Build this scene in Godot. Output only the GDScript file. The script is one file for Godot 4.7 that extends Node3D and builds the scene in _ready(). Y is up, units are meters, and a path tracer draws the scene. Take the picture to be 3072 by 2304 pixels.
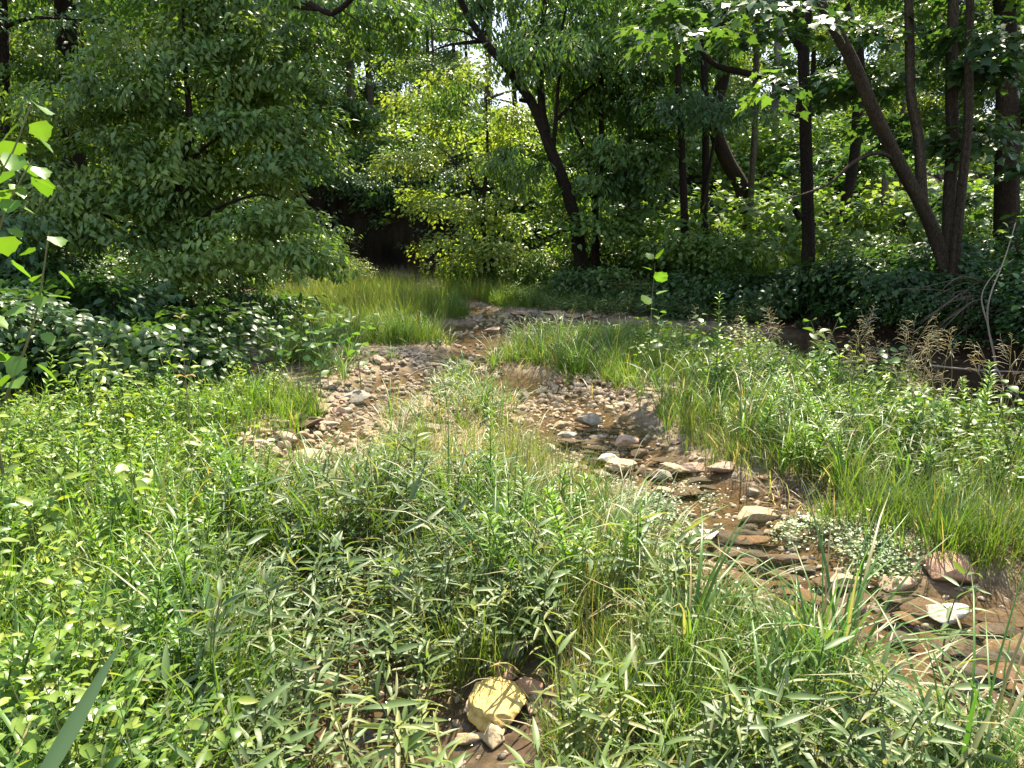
extends Node3D
# A shallow creek with gravel bars and grass islands in a sunlit wood. x right, y up, the creek runs away along -z.
# "D" below is the distance ahead of the place the photograph was taken from (D = -z), in metres.

var rng := RandomNumberGenerator.new()
var taken := {}
var nz := FastNoiseLite.new()
var nz2 := FastNoiseLite.new()
var M := {}
var rock_meshes: Array = []
var pebble_meshes: Array = []
var leaf_lib := {}

# ---------------------------------------------------------------- naming
func numbered(called: String) -> String:
	if not taken.has(called):
		taken[called] = 0
		return called
	taken[called] += 1
	return "%s_%03d" % [called, taken[called]]

func tag(o: Node, label: String, category := "", group := "", kind := "") -> Node:
	if label: o.set_meta("label", label)
	if category: o.set_meta("category", category)
	if group: o.set_meta("group", group)
	if kind: o.set_meta("kind", kind)
	return o

func thing(called: String, label: String, category: String, at: Vector3, turn := 0.0, group := "") -> Node3D:
	var o := Node3D.new()
	o.name = numbered(called)
	add_child(o)
	o.position = at
	o.rotation.y = turn
	tag(o, label, category, group)
	return o

func part(called: String, mesh: Mesh, parent: Node, xf := Transform3D.IDENTITY, mat: Material = null) -> MeshInstance3D:
	var o := MeshInstance3D.new()
	o.name = called
	o.mesh = mesh
	o.transform = xf
	if mat: o.material_override = mat
	parent.add_child(o, true)
	return o

func copy(o: Node3D) -> Node3D:
	var c: Node3D = o.duplicate()
	c.name = numbered(str(o.name).get_slice("_00", 0).get_slice("_01", 0))
	add_child(c)
	return c

func multi(called: String, mesh: Mesh, xfs: Array, cols: Array, parent: Node) -> MultiMeshInstance3D:
	var mm := MultiMesh.new()
	mm.transform_format = MultiMesh.TRANSFORM_3D
	mm.use_colors = true
	mm.mesh = mesh
	mm.instance_count = xfs.size()
	for i in xfs.size():
		mm.set_instance_transform(i, xfs[i])
		mm.set_instance_color(i, cols[i])
	var o := MultiMeshInstance3D.new()
	o.name = called if parent != self else numbered(called)
	o.multimesh = mm
	o.set_meta("kind", "stuff")
	parent.add_child(o, true)
	return o

# ---------------------------------------------------------------- geometry buffer
class Buf:
	var v := PackedVector3Array()
	var n := PackedVector3Array()
	var c := PackedColorArray()
	var i := PackedInt32Array()
	func add(p: Vector3, nn: Vector3, col: Color) -> int:
		v.append(p); n.append(nn); c.append(col)
		return v.size() - 1
	func tri(a: int, b: int, d: int) -> void:
		i.append(a); i.append(b); i.append(d)
	func mesh(mat: Material) -> ArrayMesh:
		var a := []
		a.resize(Mesh.ARRAY_MAX)
		a[Mesh.ARRAY_VERTEX] = v
		a[Mesh.ARRAY_NORMAL] = n
		a[Mesh.ARRAY_COLOR] = c
		a[Mesh.ARRAY_INDEX] = i
		var m := ArrayMesh.new()
		m.add_surface_from_arrays(Mesh.PRIMITIVE_TRIANGLES, a)
		m.surface_set_material(0, mat)
		return m

func smooth_points(pts: Array, per: int) -> Array:
	var out := []
	for k in pts.size() - 1:
		var a: Vector3 = pts[maxi(k - 1, 0)]
		var b: Vector3 = pts[k]
		var c: Vector3 = pts[k + 1]
		var d: Vector3 = pts[mini(k + 2, pts.size() - 1)]
		for s in per:
			out.append(b.cubic_interpolate(c, a, d, float(s) / per))
	out.append(pts[-1])
	return out

# a limb: a tube through points, tapering from r0 to r1, with an uneven girth
func limb(b: Buf, pts: Array, r0: float, r1: float, sides: int, per: int, col: Color, rough := 0.12, flare := 0.0) -> void:
	var p := smooth_points(pts, per)
	var total := 0.0
	for k in p.size() - 1: total += p[k].distance_to(p[k + 1])
	var side := Vector3(1, 0, 0.3).normalized()
	var run := 0.0
	var first := b.v.size()
	for k in p.size():
		if k > 0: run += p[k].distance_to(p[k - 1])
		var t := run / maxf(total, 1e-4)
		var dir: Vector3 = (p[mini(k + 1, p.size() - 1)] - p[maxi(k - 1, 0)]).normalized()
		if absf(side.dot(dir)) > 0.95: side = Vector3(0, 1, 0.2).normalized()
		side = (side - dir * side.dot(dir)).normalized()
		var up := dir.cross(side)
		var r := lerpf(r0, r1, t) * (1.0 + flare * exp(-run / (r0 * 2.5 + 1e-4)))
		for s in sides:
			var an := TAU * s / sides
			var o := side * cos(an) + up * sin(an)
			var w: float = 1.0 + rough * nz2.get_noise_3d(p[k].x * 6.0 + o.x * 3.0, p[k].y * 2.0, p[k].z * 6.0 + o.z * 3.0) * 2.0
			var tone: float = 1.0 + 0.8 * nz.get_noise_3d(p[k].x * 30.0 + o.x * 22.0, p[k].y * 7.0, p[k].z * 30.0 + o.z * 22.0)
			b.add(p[k] + o * r * w, o, Color(col.r * tone, col.g * tone, col.b * tone))
	for k in p.size() - 1:
		for s in sides:
			var a0 := first + k * sides + s
			var a1 := first + k * sides + (s + 1) % sides
			b.tri(a0, a0 + sides, a1)
			b.tri(a1, a0 + sides, a1 + sides)

# a leaf along +Z, folded on its midrib and drooping; belly = where it is widest (0..1)
func leaf(b: Buf, xf: Transform3D, length: float, width: float, belly: float, segs: int, fold: float, droop: float, col: Color, back := 0.0) -> void:
	var pos := Vector3.ZERO
	var pitch := back
	var first := b.v.size()
	for k in segs + 1:
		var t := float(k) / segs
		var e := log(0.5) / log(belly)
		var w := 0.5 * width * pow(maxf(sin(PI * pow(t, e)), 0.0), 0.9)
		var up := Vector3(0, cos(pitch), sin(pitch))
		var rib := 0.8 if k < segs else 1.0
		var cc := Color(col.r / rib * 0.95, col.g / rib * 0.95, col.b / rib * 0.95)
		if k == 0 or k == segs:
			b.add(xf * pos, (xf.basis * up).normalized(), cc)
		else:
			b.add(xf * (pos + Vector3(-w, 0, 0) + up * fold * w), (xf.basis * (up + Vector3(fold, 0, 0))).normalized(), col)
			b.add(xf * pos, (xf.basis * up).normalized(), cc)
			b.add(xf * (pos + Vector3(w, 0, 0) + up * fold * w), (xf.basis * (up - Vector3(fold, 0, 0))).normalized(), col)
		pos += Vector3(0, -sin(pitch), cos(pitch)) * length / segs
		pitch += droop / segs
	for k in segs:
		var a := first if k == 0 else first + 1 + (k - 1) * 3
		var d := first + 1 + k * 3
		if k == 0:
			b.tri(a, d + 1, d); b.tri(a, d + 2, d + 1)
		elif k == segs - 1:
			b.tri(a, a + 1, d); b.tri(a + 1, a + 2, d)
		else:
			b.tri(a, a + 1, d); b.tri(a + 1, d + 1, d)
			b.tri(a + 1, a + 2, d + 1); b.tri(a + 2, d + 2, d + 1)

# a broad lobed leaf (sycamore, maple) along +Z
func lobed_leaf(b: Buf, xf: Transform3D, size: float, col: Color, cup: float, round_ := 0.0) -> void:
	var outline := [Vector2(0, 0), Vector2(-.2, .02), Vector2(-.42, -.02), Vector2(-.36, .2), Vector2(-.56, .42), Vector2(-.3, .47), Vector2(-.2, .7), Vector2(-.1, .72), Vector2(0, 1.0), Vector2(.1, .72), Vector2(.2, .7), Vector2(.3, .47), Vector2(.56, .42), Vector2(.36, .2), Vector2(.42, -.02), Vector2(.2, .02)]
	var mid := b.add(xf * (Vector3(0, 0, .35) * size), xf.basis.y.normalized(), Color(col.r * 1.1, col.g * 1.1, col.b))
	var first := b.v.size()
	for raw in outline:
		var o: Vector2 = raw
		if round_ > 0.0:
			var w: Vector2 = o - Vector2(0, .42)
			o = Vector2(0, .42) + w.lerp(w.normalized() * Vector2(.46, .5), round_)
		var far: float = (o - Vector2(0, .35)).length()
		var p := Vector3(o.x, cup * far * far - 0.25 * absf(cup) * o.y * o.y + 0.18 * absf(o.x), o.y)
		b.add(xf * (p * size), (xf.basis * Vector3(-2.0 * cup * o.x - 0.2 * signf(o.x), 1, -cup * (o.y - .35))).normalized(), col)
	for k in outline.size():
		b.tri(mid, first + (k + 1) % outline.size(), first + k)

func frame(dir: Vector3, up := Vector3.UP, roll := 0.0) -> Basis:
	var z := dir.normalized()
	var x := up.cross(z)
	x = Vector3.RIGHT if x.length() < 1e-3 else x.normalized()
	var bb := Basis(x, z.cross(x), z)
	return bb.rotated(z, roll) if roll else bb

func rnd(a: float, b: float) -> float:
	return rng.randf_range(a, b)

func tint(c: Color, spread: float) -> Color:
	var k := 1.0 + rnd(-spread, spread)
	return Color(c.r * k * (1.0 + rnd(-spread, spread) * 0.5), c.g * k, c.b * k * (1.0 + rnd(-spread, spread)))

# ---------------------------------------------------------------- the lie of the land
var LINES := [
	[[3.3, .6], [2.5, 1.9], [1.9, 2.5], [1.42, 2.95], [1.15, 3.5], [1.02, 4.25], [.6, 5.3], [.55, 6.5], [.0, 7.6]],
	[[-1.5, 4.6], [-1.42, 5.4], [-1.2, 6.4], [-1.05, 7.4], [-.6, 8.4], [-.3, 10.6]],
	[[-.2, 1.2], [-.45, 2.2], [-.75, 3.0]],
	[[-.6, 10.9], [.6, 11.1], [1.9, 11.0], [3.1, 10.0], [3.9, 8.3], [4.4, 6.5], [4.5, 4.5], [4.9, 1.5]],
	[[-.1, 11.5], [-.7, 13.8], [-1.9, 16.2], [-2.3, 17.2]],
	[[-2.5, 17.6], [-2.9, 18.6], [-3.8, 20.2], [-7.0, 21.6], [-12.0, 23.0]],
]
var HALF := [.52, .45, .3, .95, .32, .85]

func across(table: Array, d: float) -> float:
	for k in table.size() - 1:
		if d < table[k + 1][0]:
			return lerpf(table[k][1], table[k + 1][1], clampf((d - table[k][0]) / (table[k + 1][0] - table[k][0]), 0, 1))
	return table[-1][1]

var RIGHT_BANK := [[0, 5.7], [5, 5.5], [8, 5.3], [10, 4.9], [12, 3.9], [13.5, 2.9], [15, 2.0], [17, .9], [19, -.4], [21, -2.0], [22.5, -5.0], [24.5, -14.0], [26, -60.0]]
var LEFT_BANK := [[0, -4.2], [6, -4.4], [9, -4.8], [12, -5.2], [16, -5.0], [19, -5.6], [20.5, -8.0], [22.0, -16.0], [24, -70.0]]

# distance to the edge of the nearest channel: below 0 it is under water
func chan(x: float, d: float) -> float:
	var p := Vector2(x, d)
	var best := 99.0
	for k in LINES.size():
		var l: Array = LINES[k]
		for s in l.size() - 1:
			var a := Vector2(l[s][0], l[s][1])
			var ab := Vector2(l[s + 1][0], l[s + 1][1]) - a
			var q := a + ab * clampf((p - a).dot(ab) / ab.length_squared(), 0, 1)
			best = minf(best, p.distance_to(q) - HALF[k])
	return best + 0.22 * nz.get_noise_2d(x * 9.0, d * 9.0)

func ground_y(x: float, d: float) -> float:
	var bed := 0.06
	if d > -1 and d < 25 and absf(x) < 14:
		bed = lerpf(-0.1, 0.07, smoothstep(-.4, .3, chan(x, d)))
		# the channel under the right bank is deeper
		bed -= .3 * smoothstep(2.6, 4.0, x + .25 * (d - 8.0)) * smoothstep(.1, -.5, chan(x, d)) * smoothstep(11.5, 9.5, d)
	bed += 0.035 * nz.get_noise_2d(x * 14.0, d * 14.0) + 0.02 * nz2.get_noise_2d(x * 60.0, d * 60.0)
	var wob := 0.5 * nz.get_noise_2d(x * 5.0 + 40.0, d * 5.0)
	var r := x - across(RIGHT_BANK, d) + wob
	var l := across(LEFT_BANK, d) - x + wob
	var h := 0.0
	if r > 0.0:
		h += (0.68 + 1.9 * smoothstep(19.5, 22.5, d)) * smoothstep(0, 1.0 + 0.6 * smoothstep(19, 22, d), r) + 0.4 * smoothstep(1.0, 8.0, r)
		h += 0.2 * maxf(0, d - 25.0) * smoothstep(8.0, -10.0, x)
	if l > 0.0:
		h += 0.75 * smoothstep(0, 1.7, l) + 0.28 * minf(maxf(0, l - 1.4), 30.0)
	if h > 0.05: h += 0.25 * smoothstep(0.2, 1.0, h) * nz.get_noise_2d(x * 3.0, d * 3.0)
	return bed + minf(h, 9.0)

func on_ground(x: float, d: float) -> Vector3:
	return Vector3(x, ground_y(x, d), -d)

func build_ground() -> void:
	var xs := []
	var ds := []
	var far := [10.2, 11, 12, 13.5, 15, 17, 20, 24, 29, 35, 43, 55, 75, 110, 160]
	for k in range(far.size() - 1, -1, -1): xs.append(-float(far[k]))
	for k in 181: xs.append(-9.0 + 0.1 * k)
	for f in far: xs.append(float(f))
	for f in [-40.0, -20.0, -8.0, -3.0]: ds.append(f)
	for k in 261: ds.append(0.1 * k)
	for f in [26.6, 27.4, 28.4, 30, 32, 34.5, 38, 42, 47, 54, 65, 80, 110, 160]: ds.append(f)
	var b := Buf.new()
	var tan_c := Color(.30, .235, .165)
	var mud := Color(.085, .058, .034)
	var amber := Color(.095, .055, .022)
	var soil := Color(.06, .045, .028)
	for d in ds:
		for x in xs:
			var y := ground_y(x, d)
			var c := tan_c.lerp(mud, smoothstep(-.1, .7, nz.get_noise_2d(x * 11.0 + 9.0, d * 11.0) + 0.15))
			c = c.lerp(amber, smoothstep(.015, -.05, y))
			if d < 4.2 and x < .9: c = c.lerp(mud, .75 * smoothstep(4.2, 3.4, d) * smoothstep(.9, .6, x))  # shade between the foreground plants, painted in with the mud colour
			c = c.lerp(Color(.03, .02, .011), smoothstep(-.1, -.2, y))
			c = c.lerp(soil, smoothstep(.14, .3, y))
			if d > 19.0 and y > .1: c = c.lerp(Color(.032, .023, .016) * (1.0 + 1.2 * nz.get_noise_2d(x * 8.0, y * 24.0)), smoothstep(19.0, 21.0, d) * smoothstep(.1, .4, y))  # shade of the cut bank painted into its soil colour
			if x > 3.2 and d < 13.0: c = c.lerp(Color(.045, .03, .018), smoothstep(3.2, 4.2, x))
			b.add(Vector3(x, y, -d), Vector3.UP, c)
	var w := xs.size()
	for j in ds.size() - 1:
		for k in w - 1:
			var a := j * w + k
			b.tri(a, a + w, a + 1)
			b.tri(a + 1, a + w, a + w + 1)
	var nn := PackedVector3Array()
	nn.resize(b.v.size())
	for t in range(0, b.i.size(), 3):
		var q := (b.v[b.i[t + 2]] - b.v[b.i[t]]).cross(b.v[b.i[t + 1]] - b.v[b.i[t]])
		for k in 3: nn[b.i[t + k]] += q
	for k in nn.size(): b.n[k] = nn[k].normalized()
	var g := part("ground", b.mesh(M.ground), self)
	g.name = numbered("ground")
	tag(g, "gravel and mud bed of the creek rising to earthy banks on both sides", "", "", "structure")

func build_water() -> void:
	var b := Buf.new()
	for d in 57:
		for k in 41:
			b.add(Vector3(-14.0 + 0.55 * k, 0.0, -(-2.0 + 0.48 * d)), Vector3.UP, Color.WHITE)
	for d in 56:
		for k in 40:
			var a := d * 41 + k
			b.tri(a, a + 41, a + 1)
			b.tri(a + 1, a + 41, a + 42)
	var g := part("water", b.mesh(M.water), self)
	tag(g, "shallow clear brown creek water threading between the gravel bars", "", "", "structure")

# ---------------------------------------------------------------- materials
func noise_tex(freq: float, octaves: int, ramp: Gradient = null, size := 512, kind := FastNoiseLite.TYPE_SIMPLEX_SMOOTH) -> NoiseTexture2D:
	var f := FastNoiseLite.new()
	f.seed = 7 + int(freq * 1000.0)
	f.noise_type = kind
	f.frequency = freq
	f.fractal_octaves = octaves
	var t := NoiseTexture2D.new()
	t.width = size
	t.height = size
	t.seamless = true
	t.noise = f
	if ramp: t.color_ramp = ramp
	return t

func ramp(a: Color, b: Color, c: Color) -> Gradient:
	var g := Gradient.new()
	g.set_color(0, a)
	g.set_color(1, c)
	g.add_point(0.5, b)
	return g

func std(rough: float, spec: float, back := Color.BLACK) -> StandardMaterial3D:
	var m := StandardMaterial3D.new()
	m.vertex_color_use_as_albedo = true
	m.roughness = rough
	m.metallic_specular = spec
	m.cull_mode = BaseMaterial3D.CULL_DISABLED
	if back != Color.BLACK:
		m.backlight_enabled = true
		m.backlight = back
	return m

func tri_map(m: StandardMaterial3D, scale: Vector3, height: float, tex: Texture2D, alb: Texture2D = null) -> void:
	m.uv1_triplanar = true
	m.uv1_world_triplanar = true
	m.uv1_scale = scale
	m.heightmap_enabled = true
	m.heightmap_scale = height
	m.heightmap_texture = tex
	if alb: m.albedo_texture = alb

func build_materials() -> void:
	var fine := noise_tex(.02, 5)
	var tone := noise_tex(.012, 5, ramp(Color(.55, .53, .5), Color(.86, .85, .83), Color(1, 1, 1)))
	var spots := noise_tex(.03, 4, ramp(Color(.72, .66, .58), Color(.96, .95, .92), Color(1, 1, 1)))
	var bark := noise_tex(.03, 4, null, 512, FastNoiseLite.TYPE_SIMPLEX)
	M.ground = std(.95, .25)
	tri_map(M.ground, Vector3(1.3, 1.3, 1.3), 1.2, fine, tone)
	M.rock = std(.85, .35)
	tri_map(M.rock, Vector3(3.1, 3.1, 3.1), .5, fine, spots)
	M.bark = std(.9, .3)
	tri_map(M.bark, Vector3(4.5, .9, 4.5), 5.0, bark, noise_tex(.02, 4, ramp(Color(.5, .48, .45), Color(.85, .84, .8), Color(1, 1, 1))))
	M.wood = std(.8, .3)
	M.leaf = std(.4, .5, Color(1, 1, .66))
	M.gloss = std(.46, .48, Color(1, 1, .6))
	M.grass = std(.42, .5, Color(1, 1, .7))
	M.stem = std(.6, .4)
	var w := StandardMaterial3D.new()
	w.transparency = BaseMaterial3D.TRANSPARENCY_ALPHA
	w.albedo_color = Color(.16, .11, .05, .05)
	w.roughness = .04
	w.metallic_specular = .32
	tri_map(w, Vector3(.9, .9, .9), .9, noise_tex(.025, 3))
	M.water = w

# ---------------------------------------------------------------- telling like things apart
var said := {}
const ORDER := ["", "second ", "third ", "fourth ", "fifth ", "sixth ", "seventh ", "eighth ", "ninth ", "tenth "]
const MARKS := [["the yellow ochre boulder", -.05, 2.2], ["the pink stream stone", .95, 3.05], ["the flat reddish rock", 2.02, 3.17], ["the rounded whitish stone", 1.86, 2.85], ["the broad dark blade", -1.1, 1.7], ["the reddish brown weed stem", -1.85, 4.1], ["the left stream rocks", -1.65, 5.8], ["the long tan rock", 1.39, 3.95], ["the lobed sapling", -2.5, 3.5], ["the reddish rock in the watercress", .45, 4.0], ["the tallest goldenrod spike", 1.8, 6.4], ["the half hidden grey boulder", -.8, 5.6], ["the plump tan rock", .75, 4.8], ["the slanting grey brown rock", .55, 6.1], ["the upright grey stone", -.45, 8.4], ["the pink slab of the middle bar", .1, 12.4], ["the wide grey rock", -1.55, 6.6], ["the shrubby tree", -4.4, 10.6], ["the far pool", -2.7, 17.6], ["the lobed seedling", 1.9, 10.1], ["the buried grey rock", .15, 2.75]]

# "third small grey stone behind the plump tan rock": counted outwards from the nearest landmark, as seen from where the photograph was taken
func spell(what: String, x: float, d: float) -> String:
	var best := 0
	for k in MARKS.size():
		if Vector2(x - MARKS[k][1], d - MARKS[k][2]).length() < Vector2(x - MARKS[best][1], d - MARKS[best][2]).length(): best = k
	var dx: float = x - MARKS[best][1]
	var dd: float = d - MARKS[best][2]
	var side := ("right of" if dx > 0 else "left of") if absf(dx) > absf(dd) else "behind" if dd > 0 else "in front of"
	var key := what + side + str(best)
	said[key] = said.get(key, -1) + 1
	return "%s%s %s %s" % [ORDER[said[key]] if said[key] < 10 else "outer ", what, side, MARKS[best][0]]

# ---------------------------------------------------------------- stones
func make_rock(seed_: int, sub: int, flat: float, cuts: int) -> ArrayMesh:
	rng.seed = seed_
	var p := (1.0 + sqrt(5.0)) / 2.0
	var v := [Vector3(-1, p, 0), Vector3(1, p, 0), Vector3(-1, -p, 0), Vector3(1, -p, 0), Vector3(0, -1, p), Vector3(0, 1, p), Vector3(0, -1, -p), Vector3(0, 1, -p), Vector3(p, 0, -1), Vector3(p, 0, 1), Vector3(-p, 0, -1), Vector3(-p, 0, 1)]
	for k in v.size(): v[k] = v[k].normalized()
	var f := [0, 11, 5, 0, 5, 1, 0, 1, 7, 0, 7, 10, 0, 10, 11, 1, 5, 9, 5, 11, 4, 11, 10, 2, 10, 7, 6, 7, 1, 8, 3, 9, 4, 3, 4, 2, 3, 2, 6, 3, 6, 8, 3, 8, 9, 4, 9, 5, 2, 4, 11, 6, 2, 10, 8, 6, 7, 9, 8, 1]
	for s in sub:
		var nf := []
		var mids := {}
		for t in range(0, f.size(), 3):
			var m := []
			for k in 3:
				var a: int = f[t + k]
				var c: int = f[t + (k + 1) % 3]
				var key := mini(a, c) * 100000 + maxi(a, c)
				if not mids.has(key):
					mids[key] = v.size()
					v.append(((v[a] + v[c]) * 0.5).normalized())
				m.append(mids[key])
			nf.append_array([f[t], m[0], m[2], f[t + 1], m[1], m[0], f[t + 2], m[2], m[1], m[0], m[1], m[2]])
		f = nf
	var planes := []
	for k in cuts:
		var q := Vector3(rnd(-1, 1), rnd(-.7, 1.0), rnd(-1, 1)).normalized()
		planes.append([q, rnd(.46, .82)])
	var sx := rnd(.85, 1.15)
	var sz := rnd(.65, .95)
	var off := seed_ * 7.3
	for k in v.size():
		var q: Vector3 = v[k]
		q *= 1.0 + 0.22 * nz.get_noise_3d(q.x * 25.0 + off, q.y * 25.0, q.z * 25.0)
		for pl in planes:
			var o: float = q.dot(pl[0]) - pl[1]
			if o > 0.0: q -= pl[0] * o * 0.97
		q *= 1.0 + 0.05 * nz2.get_noise_3d(q.x * 70.0 + off, q.y * 70.0, q.z * 70.0)
		v[k] = Vector3(q.x * sx, q.y * flat, q.z * sz) * 0.5
	var b := Buf.new()
	var nn := []
	nn.resize(v.size())
	nn.fill(Vector3.ZERO)
	for t in range(0, f.size(), 3):
		var q: Vector3 = (v[f[t + 1]] - v[f[t]]).cross(v[f[t + 2]] - v[f[t]])
		for k in 3: nn[f[t + k]] += q
	for k in v.size():
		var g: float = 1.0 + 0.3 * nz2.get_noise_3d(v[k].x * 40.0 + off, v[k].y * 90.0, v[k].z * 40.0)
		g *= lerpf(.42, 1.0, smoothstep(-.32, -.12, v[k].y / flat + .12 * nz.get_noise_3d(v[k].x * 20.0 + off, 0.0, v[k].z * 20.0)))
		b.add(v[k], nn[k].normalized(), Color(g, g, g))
	for t in range(0, f.size(), 3): b.tri(f[t], f[t + 2], f[t + 1])
	return b.mesh(M.rock)

var rock_mats := {}
func rock_mat(c: Color) -> StandardMaterial3D:
	var key := "%.2f %.2f %.2f" % [c.r, c.g, c.b]
	if not rock_mats.has(key):
		var m: StandardMaterial3D = M.rock.duplicate()
		m.albedo_color = c.linear_to_srgb()
		rock_mats[key] = m
	return rock_mats[key]

func put_rock(called: String, label: String, at: Vector3, size: Vector3, turn: float, c: Color, which: int, group := "", tilt := 0.0) -> void:
	var o := MeshInstance3D.new()
	o.name = numbered(called)
	o.mesh = rock_meshes[which % rock_meshes.size()]
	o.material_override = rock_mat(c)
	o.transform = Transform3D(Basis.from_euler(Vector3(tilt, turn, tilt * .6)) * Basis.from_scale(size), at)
	add_child(o)
	tag(o, label, "rock", group)

# ---------------------------------------------------------------- small plants
func lib_leaf(kind: String, k: int) -> ArrayMesh:
	var key := kind + str(k)
	if not leaf_lib.has(key):
		rng.seed = 900 + k * 17 + kind.hash() % 1000
		var b := Buf.new()
		match kind:
			"willow": leaf(b, Transform3D.IDENTITY, rnd(.09, .14), rnd(.012, .019), .36, 5, rnd(.15, .5), rnd(-.1, .9), tint([Color(.13, .18, .065), Color(.11, .165, .06), Color(.145, .19, .075), Color(.17, .2, .06), Color(.12, .175, .07), Color(.19, .215, .1)][k], .15))
			"herb": leaf(b, Transform3D.IDENTITY, rnd(.06, .09), rnd(.028, .04), .4, 5, rnd(.15, .5), rnd(.2, 1.1), tint([Color(.12, .205, .036), Color(.15, .225, .038), Color(.095, .175, .036), Color(.19, .245, .04), Color(.12, .2, .045), Color(.17, .235, .045)][k], .15))
			"broad": leaf(b, Transform3D.IDENTITY, rnd(.10, .15), rnd(.06, .085), .4, 6, rnd(.1, .3), rnd(.3, .9), tint(Color(.09, .17, .04), .15))
			"spike": leaf(b, Transform3D.IDENTITY, rnd(.06, .09), rnd(.013, .018), .4, 3, .3, rnd(.2, .8), tint(Color(.2, .32, .04), .15))
			"sycamore": lobed_leaf(b, Transform3D.IDENTITY, rnd(.12, .18), tint(Color(.11, .215, .03), .18), rnd(-.25, .3), .6)
			"dry": leaf(b, Transform3D.IDENTITY, rnd(.07, .1), rnd(.03, .05), .4, 4, rnd(.2, .6), rnd(.5, 1.5), tint(Color(.24, .17, .09), .2))
		leaf_lib[key] = b.mesh(M.gloss if kind == "willow" else M.leaf)
	return leaf_lib[key]

# {stems: [[points, r0, r1]], leaves: [[Transform3D, number of the leaf mesh]]}
func design(kind: String, h: float, seed_: int) -> Dictionary:
	rng.seed = seed_
	var out := {"stems": [], "leaves": [], "kind": kind}
	var lean := Vector3(rnd(-.25, .25), 0, rnd(-.25, .25)) * h
	var spine := [Vector3(0, -.05, 0), Vector3(lean.x * .1, h * .35, lean.z * .1), Vector3(lean.x * .45, h * .7, lean.z * .45), Vector3(lean.x, h, lean.z)]
	var stems := [spine]
	if kind == "herb" or kind == "broad":
		for k in rng.randi_range(1, 2):
			var a := rnd(0, TAU)
			var from: Vector3 = (spine[1] as Vector3).lerp(spine[2], rnd(.1, .9))
			stems.append([from, from + Vector3(cos(a), 1.0, sin(a)) * h * .14, from + Vector3(cos(a), 1.7, sin(a)) * h * rnd(.2, .27)])
	for s in stems:
		var main: bool = s == stems[0]
		out.stems.append([s, .0035 * (1.0 if main else .7) * (1.0 + h), .0015])
		var p := smooth_points(s, 8)
		var pairs: int = {"willow": rng.randi_range(7, 9), "herb": 6, "broad": 5, "spike": 26, "sycamore": 6, "dry": 3}[kind]
		if not main: pairs = maxi(pairs - 2, 3)
		var turn := rnd(0, TAU)
		for k in pairs:
			var t := lerpf(.28 if main else .35, 1.0, float(k) / (pairs - 1))
			var f := t * (p.size() - 1)
			var q: Vector3 = (p[int(f)] as Vector3).lerp(p[mini(int(f) + 1, p.size() - 1)], f - int(f))
			turn += PI / 2 + rnd(-.4, .4)
			for side in (2 if kind != "sycamore" or k == pairs - 1 else 1):
				var a := turn + PI * side
				var rise := rnd(.0, .85) + (.55 if k == pairs - 1 else 0.0)
				if kind == "herb" or kind == "broad": rise = rnd(-.45, .65)
				if kind == "spike": rise = rnd(.5, 1.0)
				var dir := Vector3(cos(a), rise, sin(a))
				var sc := rnd(.8, 1.15) * (1.0 if t < .9 else .7)
				if kind == "spike": sc = lerpf(1.5, .5, t)
				var off := dir.normalized() * (.02 if kind == "herb" or kind == "broad" else .002)
				if kind == "sycamore":
					off = dir.normalized() * .05
					sc = lerpf(1.1, .65, t)
				out.leaves.append([Transform3D(frame(dir, Vector3.UP, rnd(-.7, .7)) * Basis.from_scale(Vector3.ONE * sc), q + off), rng.randi_range(0, 5)])
	return out

func design_stem(d: Dictionary, col: Color, sides := 4) -> ArrayMesh:
	var b := Buf.new()
	for s in d.stems: limb(b, s[0], s[1], s[2], sides, 3, col, 0.0)
	return b.mesh(M.stem)

func design_whole(d: Dictionary, col: Color) -> ArrayMesh:
	var b := Buf.new()
	for s in d.stems: limb(b, s[0], s[1], s[2], 3, 2, col, 0.0)
	for l in d.leaves:
		var m := lib_leaf(d.kind, l[1])
		var a := m.surface_get_arrays(0)
		var base := b.v.size()
		var vs: PackedVector3Array = a[Mesh.ARRAY_VERTEX]
		var ns: PackedVector3Array = a[Mesh.ARRAY_NORMAL]
		var cs: PackedColorArray = a[Mesh.ARRAY_COLOR]
		var ids: PackedInt32Array = a[Mesh.ARRAY_INDEX]
		for k in vs.size(): b.add(l[0] * vs[k], (l[0].basis * ns[k]).normalized(), cs[k])
		for k in ids: b.i.append(base + k)
	return b.mesh(M.gloss if d.kind == "willow" else M.leaf)

# a plant whose stem and leaves are parts
func leafy_plant(called: String, d: Dictionary, stem_col: Color) -> Node3D:
	var o := Node3D.new()
	o.name = numbered(called)
	add_child(o)
	part("stem", design_stem(d, stem_col), o)
	for l in d.leaves: part("leaf", lib_leaf(d.kind, l[1]), o, l[0])
	return o

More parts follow.
